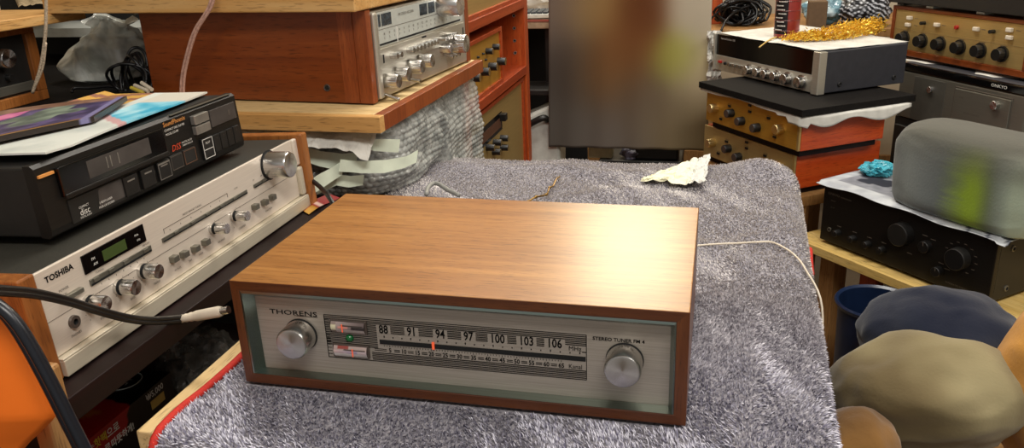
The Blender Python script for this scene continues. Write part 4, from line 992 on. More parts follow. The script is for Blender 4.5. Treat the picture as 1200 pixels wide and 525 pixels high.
# hanging cloth: soft colour patches with a lit gradient painted in
CPTS = [((.02, .98), '#5a5048', .25), ((.12, .55), '#37322e', .20), ((.05, .1), '#45413c', .25), ((.30, .95), '#7a6038', .16), ((.55, .95), '#4a2a18', .14), ((.50, .70), '#5c3a22', .16), ((.38, .55), '#684828', .18), ((.78, .62), '#7d7c38', .12),
        ((.95, .95), '#8f8676', .18), ((.97, .50), '#a2967c', .16), ((.55, .35), '#4d4238', .20), ((.40, .05), '#57504a', .2), ((.80, .20), '#6d614c', .2), ((.98, .08), '#5e523a', .2)]
def soft(pts, gain=1.17):
    def f_(a, b_):
        tw_ = 0; c_ = [0, 0, 0]
        for (x_, y_), h_, s_ in pts:
            w_ = math.exp(-((a - x_) ** 2 + (b_ - y_) ** 2) / (2 * (s_ * .75) ** 2)) + 1e-9; k_ = rgb(h_); tw_ += w_; c_ = [p_ + w_ * q_ for p_, q_ in zip(c_, k_)]
        return tuple(min(1, gain * p_ / tw_) for p_ in c_)
    return f_
cA_, cB_ = at(643, 172, y=1.96), at(829, 172, y=1.96); zt_ = at(700, -14, y=1.96).z
def cur(a, b_): return V((cA_.x + (cB_.x - cA_.x) * a + .012 * (1 - a) * b_ - .02 * a * b_ * .3, 1.96 + .004 * math.sin(a * 30) * (1 - b_), cA_.z + (zt_ - cA_.z) * b_))
cur_o = MB().grid(cur, 70, 60, soft([((p[0], p[1] * .92), h_, s_) for p, h_, s_ in CPTS])).build('hanging_cloth', 'curtain_paint', solid=.002, smooth=180)
tag(cur_o, 'hanging cloth in soft brown, grey and olive patches beyond the towel table', 'cloth')
# rail the cloth hangs from
rl = MB().cyl((cA_.x - .01, 1.96, zt_ + .010), (cB_.x + .01, 1.96, zt_ + .010), .009, 12).build('hanging_rail', 'black', cur_o, smooth=40)
MB().cyl((cA_.x + .04, 1.96, zt_ + .018), (cA_.x + .04, 1.96, 2.0), .003, 8).build('cord', 'black', rl); MB().cyl((cB_.x - .04, 1.96, zt_ + .018), (cB_.x - .04, 1.96, 2.0), .003, 8).build('cord', 'black', rl)
for x_ in (cA_.x - .10,): pass
lb = thing('low_bench', 'low black bench below the hanging cloth', 'bench', (.2, 2.12, FLOOR))
zl = at(700, 181, y=1.98).z - .03
MB().box(-.12, .155, -.10, .25, zl - FLOOR - .03, zl - FLOOR).build('bench_top', 'black_soft', lb, bevel=.003)
for xx in (-.10, .11):
    for yy in (-.08, .20): MB().box(xx, xx + .04, yy, yy + .04, 0, zl - FLOOR - .03).build('leg', 'black_soft', lb)
p_ = at(706, 182, y=2.06); tag(MB().box(-.045, .035, -.02, .03, 0, .055).build('cream_box', plain('cream_card', '#b3ab88', .6), bevel=.004), 'small cream box on the low black bench', 'box').location = (p_.x, 2.06, zl)
p_ = at(738, 178, y=2.06); tag(blob((p_.x + .01, 2.06, zl + .02), (.035, .03, .025), 4.4, .3, 4, zl, 2, lambda q: mix(rgb('#2a2a30'), rgb('#8a8aa8'), .5 + fbm(q * 40)), 'crumpled_wrapper', MT['sheet_paint'], 30), 'crumpled dark and lilac wrapper on the low black bench', 'wrapper')
tag(MB().box(-.07, .075, -.03, .04, 0, .042).build('black_case', 'black', bevel=.008), 'flat black case on the low black bench, right end', 'case').location = (.270, 2.06, zl)

# ================================================================== RIGHT STACK
BZ = -.237
be = Unit('wooden_bench', 'wooden bench carrying the two stacked gold amplifiers', 'bench', .430, 1.706, FLOOR, -54.5, .386, .45, BZ - FLOOR)
boxpart(be.o, 'bench_top', (-.02, .392, -.02, .42, be.H - .03, be.H), 'tan_wood', .003)
for xx in (0, .34):
    for yy in (0, .36): boxpart(be.o, 'leg', (xx, xx + .045, yy, yy + .045, 0, be.H - .03), 'tan_wood', .003)
def gold_amp(label, x, y, z, yaw, W_, D_, H_, plate, base, kz):
    U_ = Unit('amplifier', label, 'amplifier', x, y, z, yaw, W_, D_, H_, 0, 'gold-faced amplifiers in one stack'); T_ = U_.o
    mb_ = MB(); mb_.box(.004, W_, .004, D_, 0 if not base else .012, H_)
    mb_.build('cabinet', 'red_wood', T_, bevel=.002)
    boxpart(T_, 'base_plinth', (.012, W_ - .012, .012, D_ - .012, -.0165, .001), 'maroon')
    boxpart(T_, 'faceplate', (0, W_ - .008, -.003, .0038, .002, H_ - .002), plate, .001)
    boxpart(T_, 'edge_strip', (W_ - .0078, W_ - .0005, -.003, .0038, .001, H_ - .001), 'pale_gold', .001)
    for x_ in (.046, .322): knob(T_, x_, kz, .0125, .022, ('gold_knob', 'gold_knob'), y0=-.003, flutes=18, n=72)
    for x_, dz in ((.120, .006), (.167, -.006), (.232, -.010)): knob(T_, x_, kz + dz - .006, .0115, .020, ('black', 'meter_rim'), y0=-.003)
    for x_, dz in ((.1069, .016), (.1935, .034), (.1951, .018), (.271, .016), (.0717, -.026), (.2988, -.026)):
        boxpart(T_, 'slide_switch', (x_ - .0055, x_ + .0055, -.006, -.003, kz + dz - .003, kz + dz + .003), 'black', .0005)
        boxpart(T_, 'switch_mark', (x_ - .008, x_ + .008, -.0034, -.0029, kz + dz + .0050, kz + dz + .0058), 'ink_grey')
    return U_
G2 = gold_amp('lower olive gold amplifier of the stack, half hidden behind the towel', .430, 1.706, BZ + .0165, -54.5, .381, .268, .090, 'olive_gold', 0, .046)
G1 = gold_amp('upper deep gold amplifier of the stack, under the white cloth and dark board', .433, 1.678, -.1135, -55.2, .386, .257, .0885, 'bronze', 0, .0442)
# white cloth on the upper gold amplifier
t1 = G1
def clth(a, b_):
    # a along the rim: front-left -> front-right -> back-right ; b_ inner -> outer
    W_, D_, H_ = t1.W, t1.D, t1.H
    pth = [(-.02, -.012), (W_ * .5, -.010), (W_ + .014, -.016), (W_ + .030, D_ * .5), (W_ + .028, D_ + .05)]; k = a * 4; i = min(int(k), 3); f_ = k - i
    q_ = (pth[i][0] + (pth[i + 1][0] - pth[i][0]) * f_, pth[i][1] + (pth[i + 1][1] - pth[i][1]) * f_); inn = (W_ * .4 + (q_[0] - W_ * .4) * .3, D_ * .5 + (q_[1] - D_ * .5) * .3)
    drop = (.005 if a < .4 else .026 - .018 * abs((a - .75) * 4) ** 1.0 * .6) * (1 + .5 * math.sin(a * 23)) + (.014 if .44 < a < .54 else 0)
    if b_ < .6: r_ = b_ / .6; return t1.w(inn[0] + (q_[0] - inn[0]) * r_, inn[1] + (q_[1] - inn[1]) * r_, H_ + .0015)
    r_ = (b_ - .6) / .4; return t1.w(q_[0] + .002 * r_, q_[1] - .002 * r_, H_ + .0015 - drop * r_)
tag(MB().grid(clth, 80, 14).build('white_cloth', 'paper', solid=.001, smooth=180), 'white cloth hanging out between the dark board and the upper gold amplifier', 'cloth')
bz = -.1135 + .0885 + .0025
sb = Unit('slate_board', 'dark slate-like board under the black and silver receiver', 'board', .433, 1.678, bz, -55.2, .40, .33, .018)
boxpart(sb.o, 'board', (-.02, .408, -.018, .325, 0, .0165), 'dark_board', .001)
hz_ = bz + .0178
HKU = Unit('stereo_receiver', 'black and silver receiver with dark grey side under the gold tinsel', 'receiver', .447, 1.864, hz_, -55.2, .448, .271, .106)
U = HKU; T = U.o; W, D, H = U.W, U.D, U.H
boxpart(T, 'cabinet', (.002, W, .016, D, .004, H), 'charcoal', .002)
boxpart(T, 'black_glass_panel', (.006, W - .024, .000, .0158, .047, H - .001), 'glass_dark', .001)
boxpart(T, 'control_panel', (.006, W - .024, -.001, .0158, .003, .0465), 'silver_panel', .001)
boxpart(T, 'end_cap', (W - .0235, W + .001, -.008, .0158, .001, H + .001), 'silver_panel', .002); boxpart(T, 'end_cap', (0, .0056, -.008, .0158, .001, H + .001), 'silver_panel', .002)
MB().text('harman/kardon 330', .0085, (.060, -.0005, .0955)).build('lettering', 'ink_white', T)
boxpart(T, 'red_button', (.026, .038, -.008, -.001, .025, .032), 'red_btn', .001); knob(T, .0565, .0272, .0045, .006, ('black', 'gap'), y0=-.001, n=16)
for k in range(4): boxpart(T, 'push_button', (.0795 + k * .021 - .006, .0795 + k * .021 + .006, -.010, -.001, .0225, .032), 'knob_alu', .001)
for k, x_ in enumerate((.170, .214, .248, .287, .331, .384)):
    knob(T, x_, .0248, .0145 if k > 3 else .0125, .018, ('knob_alu', 'knob_cap'), y0=-.001, skirt=.2)
for x_ in (.051, .2258): MB().lathe([(0, .001), (.003, .001), (.0045, .003), (.0062, .002), (.0065, 0)], (W, x_ + .01, .022), (1, 0, 0), 20, mats=[1, 1, 0, 0]).build('screw', ['black', 'gap'], T, smooth=40)
for x_ in (.05, W - .05):
    for y_ in (.04, D - .04): MB().cyl((x_, y_, 0), (x_, y_, .005), .012, 12).build('foot', 'rubber', T)
# paper on the receiver
def ppr(a, b_):
    x_ = .02 + (W - .01 - .02) * a; y_ = -.004 + (D + .015) * b_; z_ = H + .0022 + .003 * fbm((a * 5, b_ * 4, 3.2)) + .002; z_ -= .006 * max(0, a - .9) * 10 * (b_ * .6); return HKU.w(x_, y_, max(z_, H + .0015))
tag(MB().grid(ppr, 40, 26).build('paper_sheet', 'paper', solid=.0008, smooth=180), 'white paper sheet lying on the black and silver receiver', 'paper')
# gold tinsel
gt = NT('gold_tinsel'); nz = gt.n('ShaderNodeTexNoise'); nz.inputs['Scale'].default_value = 150; gt.l(gt.coords(), nz.inputs[0]); gt.l(gt.ramp(nz.outputs[0], [(.35, '#e0a51c'), (.65, '#ffe56a')]), gt.b.inputs['Base Color']); gt.set(Roughness=.3, Metallic=.6)
mb = MB(); zp = hz_ + H + .006; inv = HKU
def tl(u_, v_): q_ = HKU.on(u_, v_, z=H + .006); return V((q_.x, q_.y, H))
S0, S1, S2 = tl(925, 48), tl(985, 46), tl(1030, 38)
for i in range(1500):
    s_ = random.random(); c0 = (S0.lerp(S1, s_ * 2) if s_ < .5 else S1.lerp(S2, s_ * 2 - 1)); hmax = .050 * (.35 + .65 * min(1, s_ * 1.7))
    rr_ = random.random() ** .6; an = random.random() * PI; p_ = c0 + V((random.gauss(0, .010), random.gauss(0, .012), .008 + hmax * rr_ * .85 * abs(math.sin(an))))
    d_ = V((random.gauss(0, 1), random.gauss(0, 1), random.gauss(0, .8))).normalized(); sd = d_.orthogonal().normalized(); L_ = random.uniform(.008, .020); pts = []
    for k in range(4):
        q_ = p_ + d_ * L_ * (k / 3 - .5) + sd * .004 * math.sin(k * 2.2 + i); q_.z = max(q_.z, H + .0065); pts.append(HKU.mat @ q_)
    mb.strip(pts, d_.cross(sd), .0022)
pts = [HKU.mat @ (tl(*q_) + V((0, 0, .008))) for q_ in ((890, 51), (905, 46), (925, 42), (950, 40))]; pts[0].z -= .012
tn = mb.build('tinsel_garland', gt.m, recalc=False); tag(tn, 'bundle of shiny gold tinsel lying on the black and silver receiver', 'tinsel')
MB().tube(pts, .0022, 6).build('stick', plain('straw_stick', '#c9a860', .5), tn, smooth=180)
# tall red and black can
pc_ = HKU.on(921, 44, z=H + .005); pw = HKU.mat @ pc_
can = thing('tall_can', 'tall red and black can standing on the black and silver receiver', 'can', (pw.x, pw.y, hz_ + H + .0075))
mb = MB(); mb.lathe([(0, 0), (.031, 0), (.033, .003), (.033, .118), (.030, .124), (.022, .130), (.022, .138), (0, .138)], (0, 0, 0), (0, 0, 1), 40)
co_ = mb.build('body', None or plain('can_red', '#9c3a34', .3, .2, var=.15, scale=30), can, smooth=40)
mb = MB()
for a0_, a1_ in ((195, 268),):
    for i in range(12):
        a_, b_ = [math.radians(a0_ + (a1_ - a0_) * (i + k) / 12) for k in (0, 1)]
        mb.f([(.0334 * math.cos(a_), .0334 * math.sin(a_), .010), (.0334 * math.cos(b_), .0334 * math.sin(b_), .010), (.0334 * math.cos(b_), .0334 * math.sin(b_), .116), (.0334 * math.cos(a_), .0334 * math.sin(a_), .116)])
mb.build('black_label', plain('can_black', '#17161a', .3, var=.3, scale=200), can, smooth=180)
mb = MB()
for k in range(9):
    a_ = math.radians(205 + (k * 37) % 22); z_ = .020 + k * .0105
    for j in range(7): a2 = a_ + j * .10; mb.f([(.0338 * math.cos(a2), .0338 * math.sin(a2), z_), (.0338 * math.cos(a2 + .07), .0338 * math.sin(a2 + .07), z_), (.0338 * math.cos(a2 + .07), .0338 * math.sin(a2 + .07), z_ + .003), (.0338 * math.cos(a2), .0338 * math.sin(a2), z_ + .003)])
mb.build('small_print', 'ink_white', can)
mb = MB()
for z_ in (.018, .045, .07, .095): mb.lathe([(.0331, z_), (.0339, z_ + .001), (.0331, z_ + .002)], (0, 0, 0), (0, 0, 1), 40)
mb.build('rib', plain('can_dark_red', '#6f231f', .35), can)
# things behind the receiver: high shelf with a cable heap, glossy bag, box
hs = thing('back_shelf', 'tan shelf board with an upright orange post behind the black and silver receiver', 'shelf', (.95, 2.55, FLOOR))
zs = at(870, 31, y=2.45).z
MB().box(-.55, .75, -.18, .30, zs - .03 - FLOOR, zs - FLOOR).build('shelf_board', 'tan_wood', hs, bevel=.003)
MB().box(-.53, -.49, -.14, .26, 0, zs - .03 - FLOOR).build('side_panel', 'tan_wood', hs); MB().box(.69, .73, -.14, .26, 0, zs - .03 - FLOOR).build('side_panel', 'tan_wood', hs)
pA, pB = at(830, 20, y=2.52), at(846, 20, y=2.52)
MB().box(pA.x - .06 - .95, pB.x - .95, -.03, .03, zs - FLOOR, 1.3).build('upright_post', 'orange_wood', hs, bevel=.003)
mb = MB(); pc_ = at(872, 14, y=2.50)
for k in range(22):
    random.seed(100 + k); pts = []; ph = random.random() * 6; rx = random.uniform(.03, .085); rz = random.uniform(.02, .055); yy = random.uniform(-.05, .05); cx_ = random.gauss(0, .02)
    for i in range(14):
        a_ = ph + i / 13 * random.uniform(4, 6.2); pts.append(V((pc_.x + cx_ + rx * math.cos(a_), 2.50 + yy + .02 * math.sin(2 * a_), max(zs + .006, zs + .045 + rz * math.sin(a_)))))
    mb.tube(pts, .005, 6)
mb.tube([at(831, 24, y=2.44), at(845, 12, y=2.44), at(862, 8, y=2.44), at(875, 16, y=2.46)], .004, 6)
mb.tube([at(845, 36, y=2.36), at(851, 24, y=2.38), at(862, 14, y=2.42), at(872, 12, y=2.46)], .004, 6)
cbh = mb.build('cable_heap', 'rubber', smooth=180); tag(cbh, 'tangled heap of black cables on the back shelf left of the tall can', 'cable')
tag(blob((pc_.x - .01, 2.63, zs + .05), (.065, .04, .05), 12.1, .25, 4, zs, 2, None, 'headphones_pouch', 'black_soft', 30), 'soft black pouch behind the tangled cable heap', 'pouch')
p_ = at(964, 12, y=2.50); tag(blob((p_.x, 2.50, zs + .05), (.065, .05, .05), 9.3, .3, 5, zs, 2, lambda q: mix(rgb('#5f8a9c'), rgb('#c5d4d8'), .5 + fbm(q * 14)), 'glossy_bag', painted('glossy_blue', .15, .8), 40), 'glossy pale blue bag on the back shelf behind the tinsel', 'bag')
p_ = at(957, 10, y=2.42); tag(MB().box(-.03, .03, -.03, .03, 0, .09).build('brown_box', plain('brown_card', '#6b5238', .7), bevel=.002), 'small brown box on the back shelf right of the tall can', 'box').location = (p_.x, 2.40, zs)
p_ = at(1010, 18, y=2.42)
tag(blob((p_.x + .01, 2.43, zs + .045), (.08, .05, .055), 6.6, .2, 5, zs, 2, lambda q: rgb('#c9cdd6') if math.sin(q.x * 260 + q.z * 420 + 6 * fbm(q * 12)) > .75 else rgb('#14161c'), 'striped_bag', painted('striped_black', .35, .5), 180), 'black bag with thin white stripes behind the gold tinsel', 'bag')
# crumpled white paper at the left end of the stack
def crp(a, b_):
    p_ = at(829 + 16 * a, 36 + 60 * (1 - b_), y=1.915 + .03 * a); p_.y += .02 * fbm((a * 3, b_ * 6, 8)); p_.x += .006 * fbm((a * 5, b_ * 5, 2)); return p_
tag(MB().grid(crp, 10, 24).build('crumpled_paper', 'paper', solid=.0008), 'crumpled white paper stuck at the left end of the black and silver receiver', 'paper')

# wooden-framed gold amplifier, grey receiver and black receiver on the right
U = Unit('amplifier', 'gold-panelled amplifier in a brown wooden case standing on the grey receiver, top right', 'amplifier', .925, 1.898, .040, -60.6, .465, .35, .131)
G3 = U; T = U.o; W, D, H = U.W, U.D, U.H
mb = MB(); mb.box(0, W, 0, D, 0, .016); mb.box(0, W, 0, D, H - .010, H); mb.box(0, .010, 0, D, .016, H - .010); mb.box(W - .014, W, 0, D, .016, H - .010); mb.box(.010, W - .014, D - .01, D, .016, H - .01)
mb.build('cabinet', 'cherry', T, bevel=.0015)
boxpart(T, 'faceplate', (.010, W - .014, .004, .010, .016, H - .010), 'pale_gold', .001); boxpart(T, 'panel_seam', (.010, W - .014, .0034, .0042, .0690, .0705), 'olive_gold')
for k, x_ in enumerate((.055, .123, .188, .255, .321, .387)): knob(T, x_, .0465, .0150, .022, ('black', 'black'), y0=.004, skirt=.25, flutes=14, n=56)
for x_, z_ in ((.0694, .1022), (.0662, .0836), (.1712, .0941), (.3014, .0969), (.400, .1052), (.403, .0878)): boxpart(T, 'rocker_switch', (x_ - .008, x_ + .008, -.006, .004, z_ - .005, z_ + .005), 'cream_plastic', .002)
for x_, z_ in ((.1222, .0937), (.3515, .0961)): knob(T, x_, z_, .005, .014, ('black', 'black'), y0=.004, n=16)
knob(T, .2356, .0942, .0055, .006, ('red_btn', 'red_btn'), y0=.004, n=20, name='indicator_lamp')
mb = MB()
for x_ in (.055, .123, .188, .255, .321, .387): mb.box(x_ - .010, x_ + .010, .0034, .0042, .0655, .0664)
for x_, z_ in ((.09, .1022), (.09, .0836), (.19, .0941), (.32, .0969), (.42, .1052)): mb.box(x_ - .006, x_ + .006, .0034, .0042, z_ - .0006, z_ + .0006)
mb.text('STEREO', .007, (.185, .0034, .0225)); mb.build('printed_legends', 'ink_grey', T)
U2 = Unit('stereo_receiver', 'black receiver on top of the brown-cased gold amplifier, cut off by the top edge', 'receiver', .915, 1.905, .1735, -60.6, .48, .34, .12); T = U2.o
boxpart(T, 'cabinet', (0, U2.W, .005, U2.D, .006, .12), 'charcoal', .002); boxpart(T, 'front_panel', (-.001, U2.W + .001, -.004, .0048, .006, .12), 'black_soft', .002)
for x_ in (.02, .13, .30, .44): boxpart(T, 'foot', (x_, x_ + .025, .01, .04, -.001, .0058), 'white_plastic' if x_ > .1 else 'rubber')
U = Unit('stereo_receiver', 'grey receiver with a raised square panel under the brown-cased gold amplifier', 'receiver', .942, 1.782, -.115, -60.3, .41, .35, .147)
ON = U; T = U.o; W, D, H = U.W, U.D, U.H
boxpart(T, 'cabinet', (.002, W - .002, .012, D, 0, H), 'charcoal', .003); boxpart(T, 'front_panel', (0, W, 0, .0118, .001, H - .022), 'grey_alu', .003)
boxpart(T, 'black_band', (0, W, -.001, .0118, H - .0215, H - .001), 'glass_dark', .003)
MB().text('ONKYO', .0105, (.327, -.0014, H - .011), sx=1.2).build('lettering', 'ink_white', T)
boxpart(T, 'dark_inset', (.055, .165, -.001, .001, .002, .118), plain('dim_grey', '#45433d', .45), .001)
mb = MB()
for q_ in ((.196, .372, .113, .1145), (.196, .1972, .004, .1145), (.3708, .372, .004, .1145)): mb.box(q_[0], q_[1], -.0016, .0005, q_[2], q_[3])
mb.build('panel_outline', 'ink_grey', T); boxpart(T, 'raised_panel', (.199, .369, -.0035, .0005, .003, .1105), 'grey_alu', .002)
knob(T, .330, .092, .011, .010, ('knob_alu', 'knob_cap'), y0=-.0035); knob(T, .118, .092, .0085, .008, ('knob_alu', 'knob_cap'), y0=-.001)
MB().text('SOUND CONTROL', .006, (.262, -.004, .055)).build('lettering', 'ink_grey', T); MB().text('STEREO', .005, (.225, -.004, .090)).build('lettering', 'ink_grey', T)
# paper between them
def ppg(a, b_): return G3.w(-.02 + .50 * a, -.012 + .1 * b_, -.0035 + (-.010 * (1 - b_) * (.4 + .6 * math.sin(a * 7 + 1) ** 2) if b_ < .5 else -.0008))
tag(MB().grid(ppg, 50, 8).build('paper_sheet', 'paper', solid=.0008, smooth=180), 'white paper sheet sandwiched between the grey receiver and the brown-cased amplifier', 'paper')
rs = Unit('storage_cabinet', 'dark cabinet carrying the grey receiver', 'cabinet', .942, 1.782, FLOOR, -60.3, .44, .36, -.116 - FLOOR)
boxpart(rs.o, 'cabinet_body', (-.005, .52, .004, .36, 0, rs.H), 'black_soft', .002); boxpart(rs.o, 'door', (.01, .50, -.008, .0035, .05, rs.H - .02), 'black_soft', .002)

# ================================================================== BLACK AMPLIFIER ON THE YELLOW SHELF
BK = Unit('amplifier', 'black integrated amplifier on the yellow wooden shelf at the right', 'amplifier', .716, 1.323, -.321, -49.2, .430, .30, .144)
U = BK; T = U.o; W, D, H = U.W, U.D, U.H
boxpart(T, 'cabinet', (.001, W - .001, .010, D, .006, H), 'black_soft', .002)
boxpart(T, 'front_panel', (0, W, -.003, .0098, .004, H), 'black_brushed', .002)
MB().text('ONKYO', .0085, (.030, -.0035, .124), sx=1.1).text('INTEGRATED', .005, (.066, -.0035, .1225)).text('POWER', .004, (.030, -.0035, .108)).text('ON OFF', .0035, (.03, -.0035, .092)).text('INTEGRATED STEREO AMPLIFIER', .005, (.372, -.0035, .0185), sx=1.0).build('lettering', 'ink_grey', T)
MB().lathe([(0, .0004), (.0025, .0004), (.003, .002), (.0052, .002), (.0056, 0)], (.0268, -.003, .0360), (0, -1, 0), 20, mats=[0, 0, 1, 1]).build('headphone_jack', ['gap', 'grey_alu'], T, smooth=40)
for x_ in (.054, .099, .140, .179): knob(T, x_, .0365, .0085, .016, ('black', 'black', 'ink_grey'), y0=-.003, pointer=1)
knob(T, .2245, .0900, .0260, .022, ('black', 'black_soft'), y0=-.003, n=48); knob(T, .283, .080, .013, .014, ('black', 'black', 'ink_grey'), y0=-.003, pointer=1)
knob(T, .3590, .0800, .0235, .020, ('black_soft', 'black'), y0=-.003, n=48); knob(T, .318, .036, .011, .014, ('black', 'black', 'ink_grey'), y0=-.003, pointer=1)
mb = MB()
for k in range(9):
    a_ = math.radians(-70 + k * 27); mb.box(.359 + .034 * math.sin(a_) - .003, .359 + .034 * math.sin(a_) + .003, -.0034, -.0029, .080 + .032 * math.cos(a_) - .0006, .080 + .032 * math.cos(a_) + .0006)
for x_, z_ in ((.054, .052), (.099, .052), (.140, .052), (.179, .052), (.295, .098), (.275, .101), (.32, .054), (.335, .046), (.245, .050)): mb.box(x_ - .006, x_ + .006, -.0034, -.0029, z_ - .0007, z_ + .0007)
mb.build('printed_legends', 'ink_grey', T)
for z_ in (.1128, .0272): MB().lathe([(0, .001), (.003, .001), (.004, .0028), (.0062, .002), (.0065, 0)], (W - .001, .049, z_), (1, 0, 0), 20, mats=[1, 1, 0, 0]).build('screw', ['grey_alu', 'gap'], T, smooth=40)
for x_ in (.05, W - .05):
    for y_ in (.04, D - .04): MB().cyl((x_, y_, -.0025), (x_, y_, .0062), .016, 16).build('foot', 'rubber', T)
YS = Unit('wooden_shelf', 'yellow pine shelf on wooden posts carrying the black amplifier', 'shelf', .716, 1.323, FLOOR, -49.2, .43, .36, -.3245 - FLOOR)
boxpart(YS.o, 'shelf_board', (-.06, .62, -.034, .32, YS.H - .022, YS.H), 'yellow_wood', .0015)
for xx, m_ in ((-.02, 'tan_wood'), (.10, 'orange_wood'), (.165, 'white_plastic'), (.56, 'tan_wood')):
    boxpart(YS.o, 'post', (xx, xx + (.045 if m_ != 'white_plastic' else .018), .03, .075, 0, YS.H - .022), m_, .002)
boxpart(YS.o, 'back_board', (-.05, .60, .28, .295, 0, YS.H - .022), 'maroon')
# newspaper on the amplifier
def newsc(a, b_):
    n_ = fbm((a * 18, b_ * 14, 2)); c_ = mix(rgb('#c9cdd0'), rgb('#b0b4ba'), .5 + n_)
    if .06 < a < .42 and .12 < b_ < .50:
        c_ = mix(rgb('#7d8088'), rgb('#9a9ca4'), .5 + n_)
        for cx_, cy_, r_ in ((.16, .30, .05), (.22, .34, .06), (.30, .42, .04), (.12, .38, .05), (.36, .3, .05)):
            if math.hypot(a - cx_, (b_ - cy_) * .7) < r_ + .02 * n_: c_ = rgb('#3a3c46')
    elif math.sin(b_ * 90) > .55 and n_ > -.1 and a > .45: c_ = rgb('#8a8d92')
    if a > .80 and math.sin(a * 70 + b_ * 20) > .85: c_ = rgb('#4a4f5c')
    return c_
def news(a, b_):
    x_ = -.015 + (W + .035) * a; y_ = -.016 + (D + .02) * b_; z_ = H + .0022 + .002 * math.sin(a * 6 + b_ * 4) + .002
    if y_ < -.002: z_ -= .004 + .002 * math.sin(a * 20)
    if x_ > W: z_ -= .004
    return BK.w(x_, y_, z_)
tag(MB().grid(news, 90, 60, newsc).build('newspaper', 'news_paint', solid=.0008, smooth=180), 'newspaper spread over the black amplifier', 'newspaper')
pb = BK.on(1025, 203, z=H + .01); pw = BK.mat @ pb
tag(blob((pw.x + .005, pw.y, BK.mat.translation.z + H + .021), (.034, .026, .017), 15.2, .4, 5, BK.mat.translation.z + H + .0062, 2.2, None, 'blue_wrapper', plain('cyan_plastic', '#5cd0e6', .25, var=.3, scale=40), 30, 4, 2.2), 'crumpled bright cyan plastic wrapper on the newspaper', 'wrapper')
# soft bundle on the amplifier
Bc = BK.w(.335, .045, H + .006)
def bundle_c(q):
    l_ = BK.inv @ V(q)
    s_ = l_.x; t_ = (l_.z - H) / .16
    c_ = mix(rgb('#5d6466'), rgb('#868d8a'), 1 - abs(s_ - .22) / .10)
    c_ = mix(c_, rgb('#86a02c'), math.exp(-((s_ - .365) / .034) ** 2) * 1.15 * (1 - .75 * max(0, t_ - .45)))
    c_ = mix(c_, rgb('#a9b8a4'), (s_ - .40) / .045)
    return mix(c_, rgb('#55544c'), (t_ - .62) * 2.2)
bu = blob((0, 0, 0), (1, 1, 1), 21.0, .10, 6, None, 1, None, 'cloth_bundle', MT['cloth_paint'], 180, 2, 1.0)
me_ = bu.data; ca_ = me_.color_attributes.new('Col', 'FLOAT_COLOR', 'POINT')
zb = BK.mat.translation.z + H + .0065
for i, v_ in enumerate(me_.vertices):
    d_ = v_.co; sg = lambda q, e_: math.copysign(abs(q) ** e_, q)
    l_ = V((.325 + .172 * sg(d_.x, .45), .065 + .080 * sg(d_.y, .6), H + .088 + .095 * sg(d_.z, .45)))
    if l_.z < H + .0068: l_.z = H + .0068
    w_ = BK.mat @ l_; v_.co = w_; ca_.data[i].color = lin(bundle_c(w_))
tag(bu, 'soft bundle of grey, lime green and mint cloth on the newspaper over the black amplifier', 'cloth')

# ================================================================== LOWER RIGHT CORNER
bi = thing('bin', 'navy blue round bin under the yellow shelf', 'bin', (.775, .98, FLOOR))
prim = at(1028, 352, y=.98); bi.location = (prim.x, .98, FLOOR); bh = prim.z - FLOOR
MB().lathe([(0, .004), (.058, .004), (.072, bh - .004), (.078, bh), (.081, bh - .004), (.078, bh - .012), (.073, bh - .013), (.060, 0), (0, 0)], (0, 0, 0), (0, 0, 1), 40).build('bin_body', plain('navy_plastic', '#15233f', .3, var=.1), bi, smooth=40)
def heap(name, label, u_, v_, y_, size, seed, cfn, cat='cloth'):
    p_ = at(u_, v_, y=y_)
    o_ = blob((p_.x, y_, p_.z), size, seed, .15, 5, FLOOR, 1.4, cfn, name, MT['cloth_paint'], 180, 2, 1.0)
    return tag(o_, label, cat)
crate = thing('wooden_crate', 'low wooden crate carrying folded cloths in the lower right corner', 'crate', (.98, .62, FLOOR))
MB().box(-.33, .40, -.25, .24, 0, .30).build('crate_body', 'tan_wood', crate, bevel=.004)
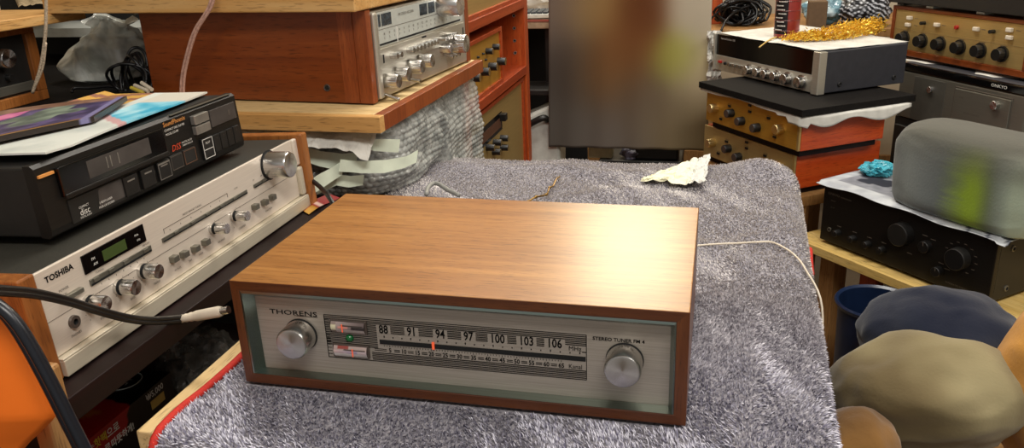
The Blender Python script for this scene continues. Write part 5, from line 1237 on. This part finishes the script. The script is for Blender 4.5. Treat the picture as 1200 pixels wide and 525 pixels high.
heap('navy_cloth', 'dark navy cloth bundle in the lower right corner, below the yellow shelf', 1100, 392, .74, (.125, .10, .075), 31., lambda q: mix(rgb('#151a2a'), rgb('#2c2f3a'), .5 + fbm(q * 8)))
heap('khaki_cloth', 'khaki cloth bundle in the bottom right corner', 1092, 462, .52, (.135, .10, .080), 33., lambda q: mix(rgb('#5f5238'), rgb('#a9a07c'), .5 + (q.x - .86) * 2.2 + .5 * fbm(q * 7)))
heap('orange_brown_cloth', 'orange brown cloth bundle at the right edge, bottom corner', 1234, 462, .52, (.075, .09, .13), 35., lambda q: mix(rgb('#9a6a24'), rgb('#cf9440'), .5 + fbm(q * 6)))
heap('brown_cloth', 'brown cloth bundle lying lowest beside the hanging towel edge', 1000, 530, .40, (.06, .07, .06), 37., lambda q: mix(rgb('#5a4024'), rgb('#7d5a30'), .5 + fbm(q * 6)))

# ================================================================== LIGHT
def area(name, loc, target, sx, sy, power, col):
    l_ = bpy.data.lights.new(name, 'AREA'); l_.shape = 'RECTANGLE'; l_.size = sx; l_.size_y = sy; l_.energy = power; l_.color = col
    o_ = bpy.data.objects.new(name, l_); COL.objects.link(o_); o_.location = loc; d_ = V(target) - V(loc); o_.rotation_euler = d_.to_track_quat('-Z', 'Y').to_euler(); return o_
area('ceiling_and_fill_light', (.35, 1.2, 1.9), (.35, 1.1, 0), 1.2, .35, 34, (1, .95, .86))
area('ceiling_and_fill_light', (.9, -1.0, 1.9), (.5, .3, 0), 1.2, .5, 44, (1, .96, .9))  # fill added in front to brighten the tuner face
area('ceiling_and_fill_light', (1.9, .4, 1.8), (.5, .8, 0), .5, 1.2, 24, (1, .95, .88))  # soft fill added at the right to brighten the side faces
area('ceiling_and_fill_light', (-.2, 2.5, 1.9), (-.2, 2.3, 0), 1.2, .35, 16, (1, .93, .82))
area('highlight_light', (.13, 2.75, 1.25), (.3, .2, .1), .5, .35, 12, (1, .86, .62))  # unseen source, placed to put a warm highlight on the tuner lid
wd = bpy.data.worlds.new('world'); S.world = wd; wd.use_nodes = True
bg = wd.node_tree.nodes['Background']; bg.inputs[0].default_value = (1, .96, .9, 1); bg.inputs[1].default_value = .45
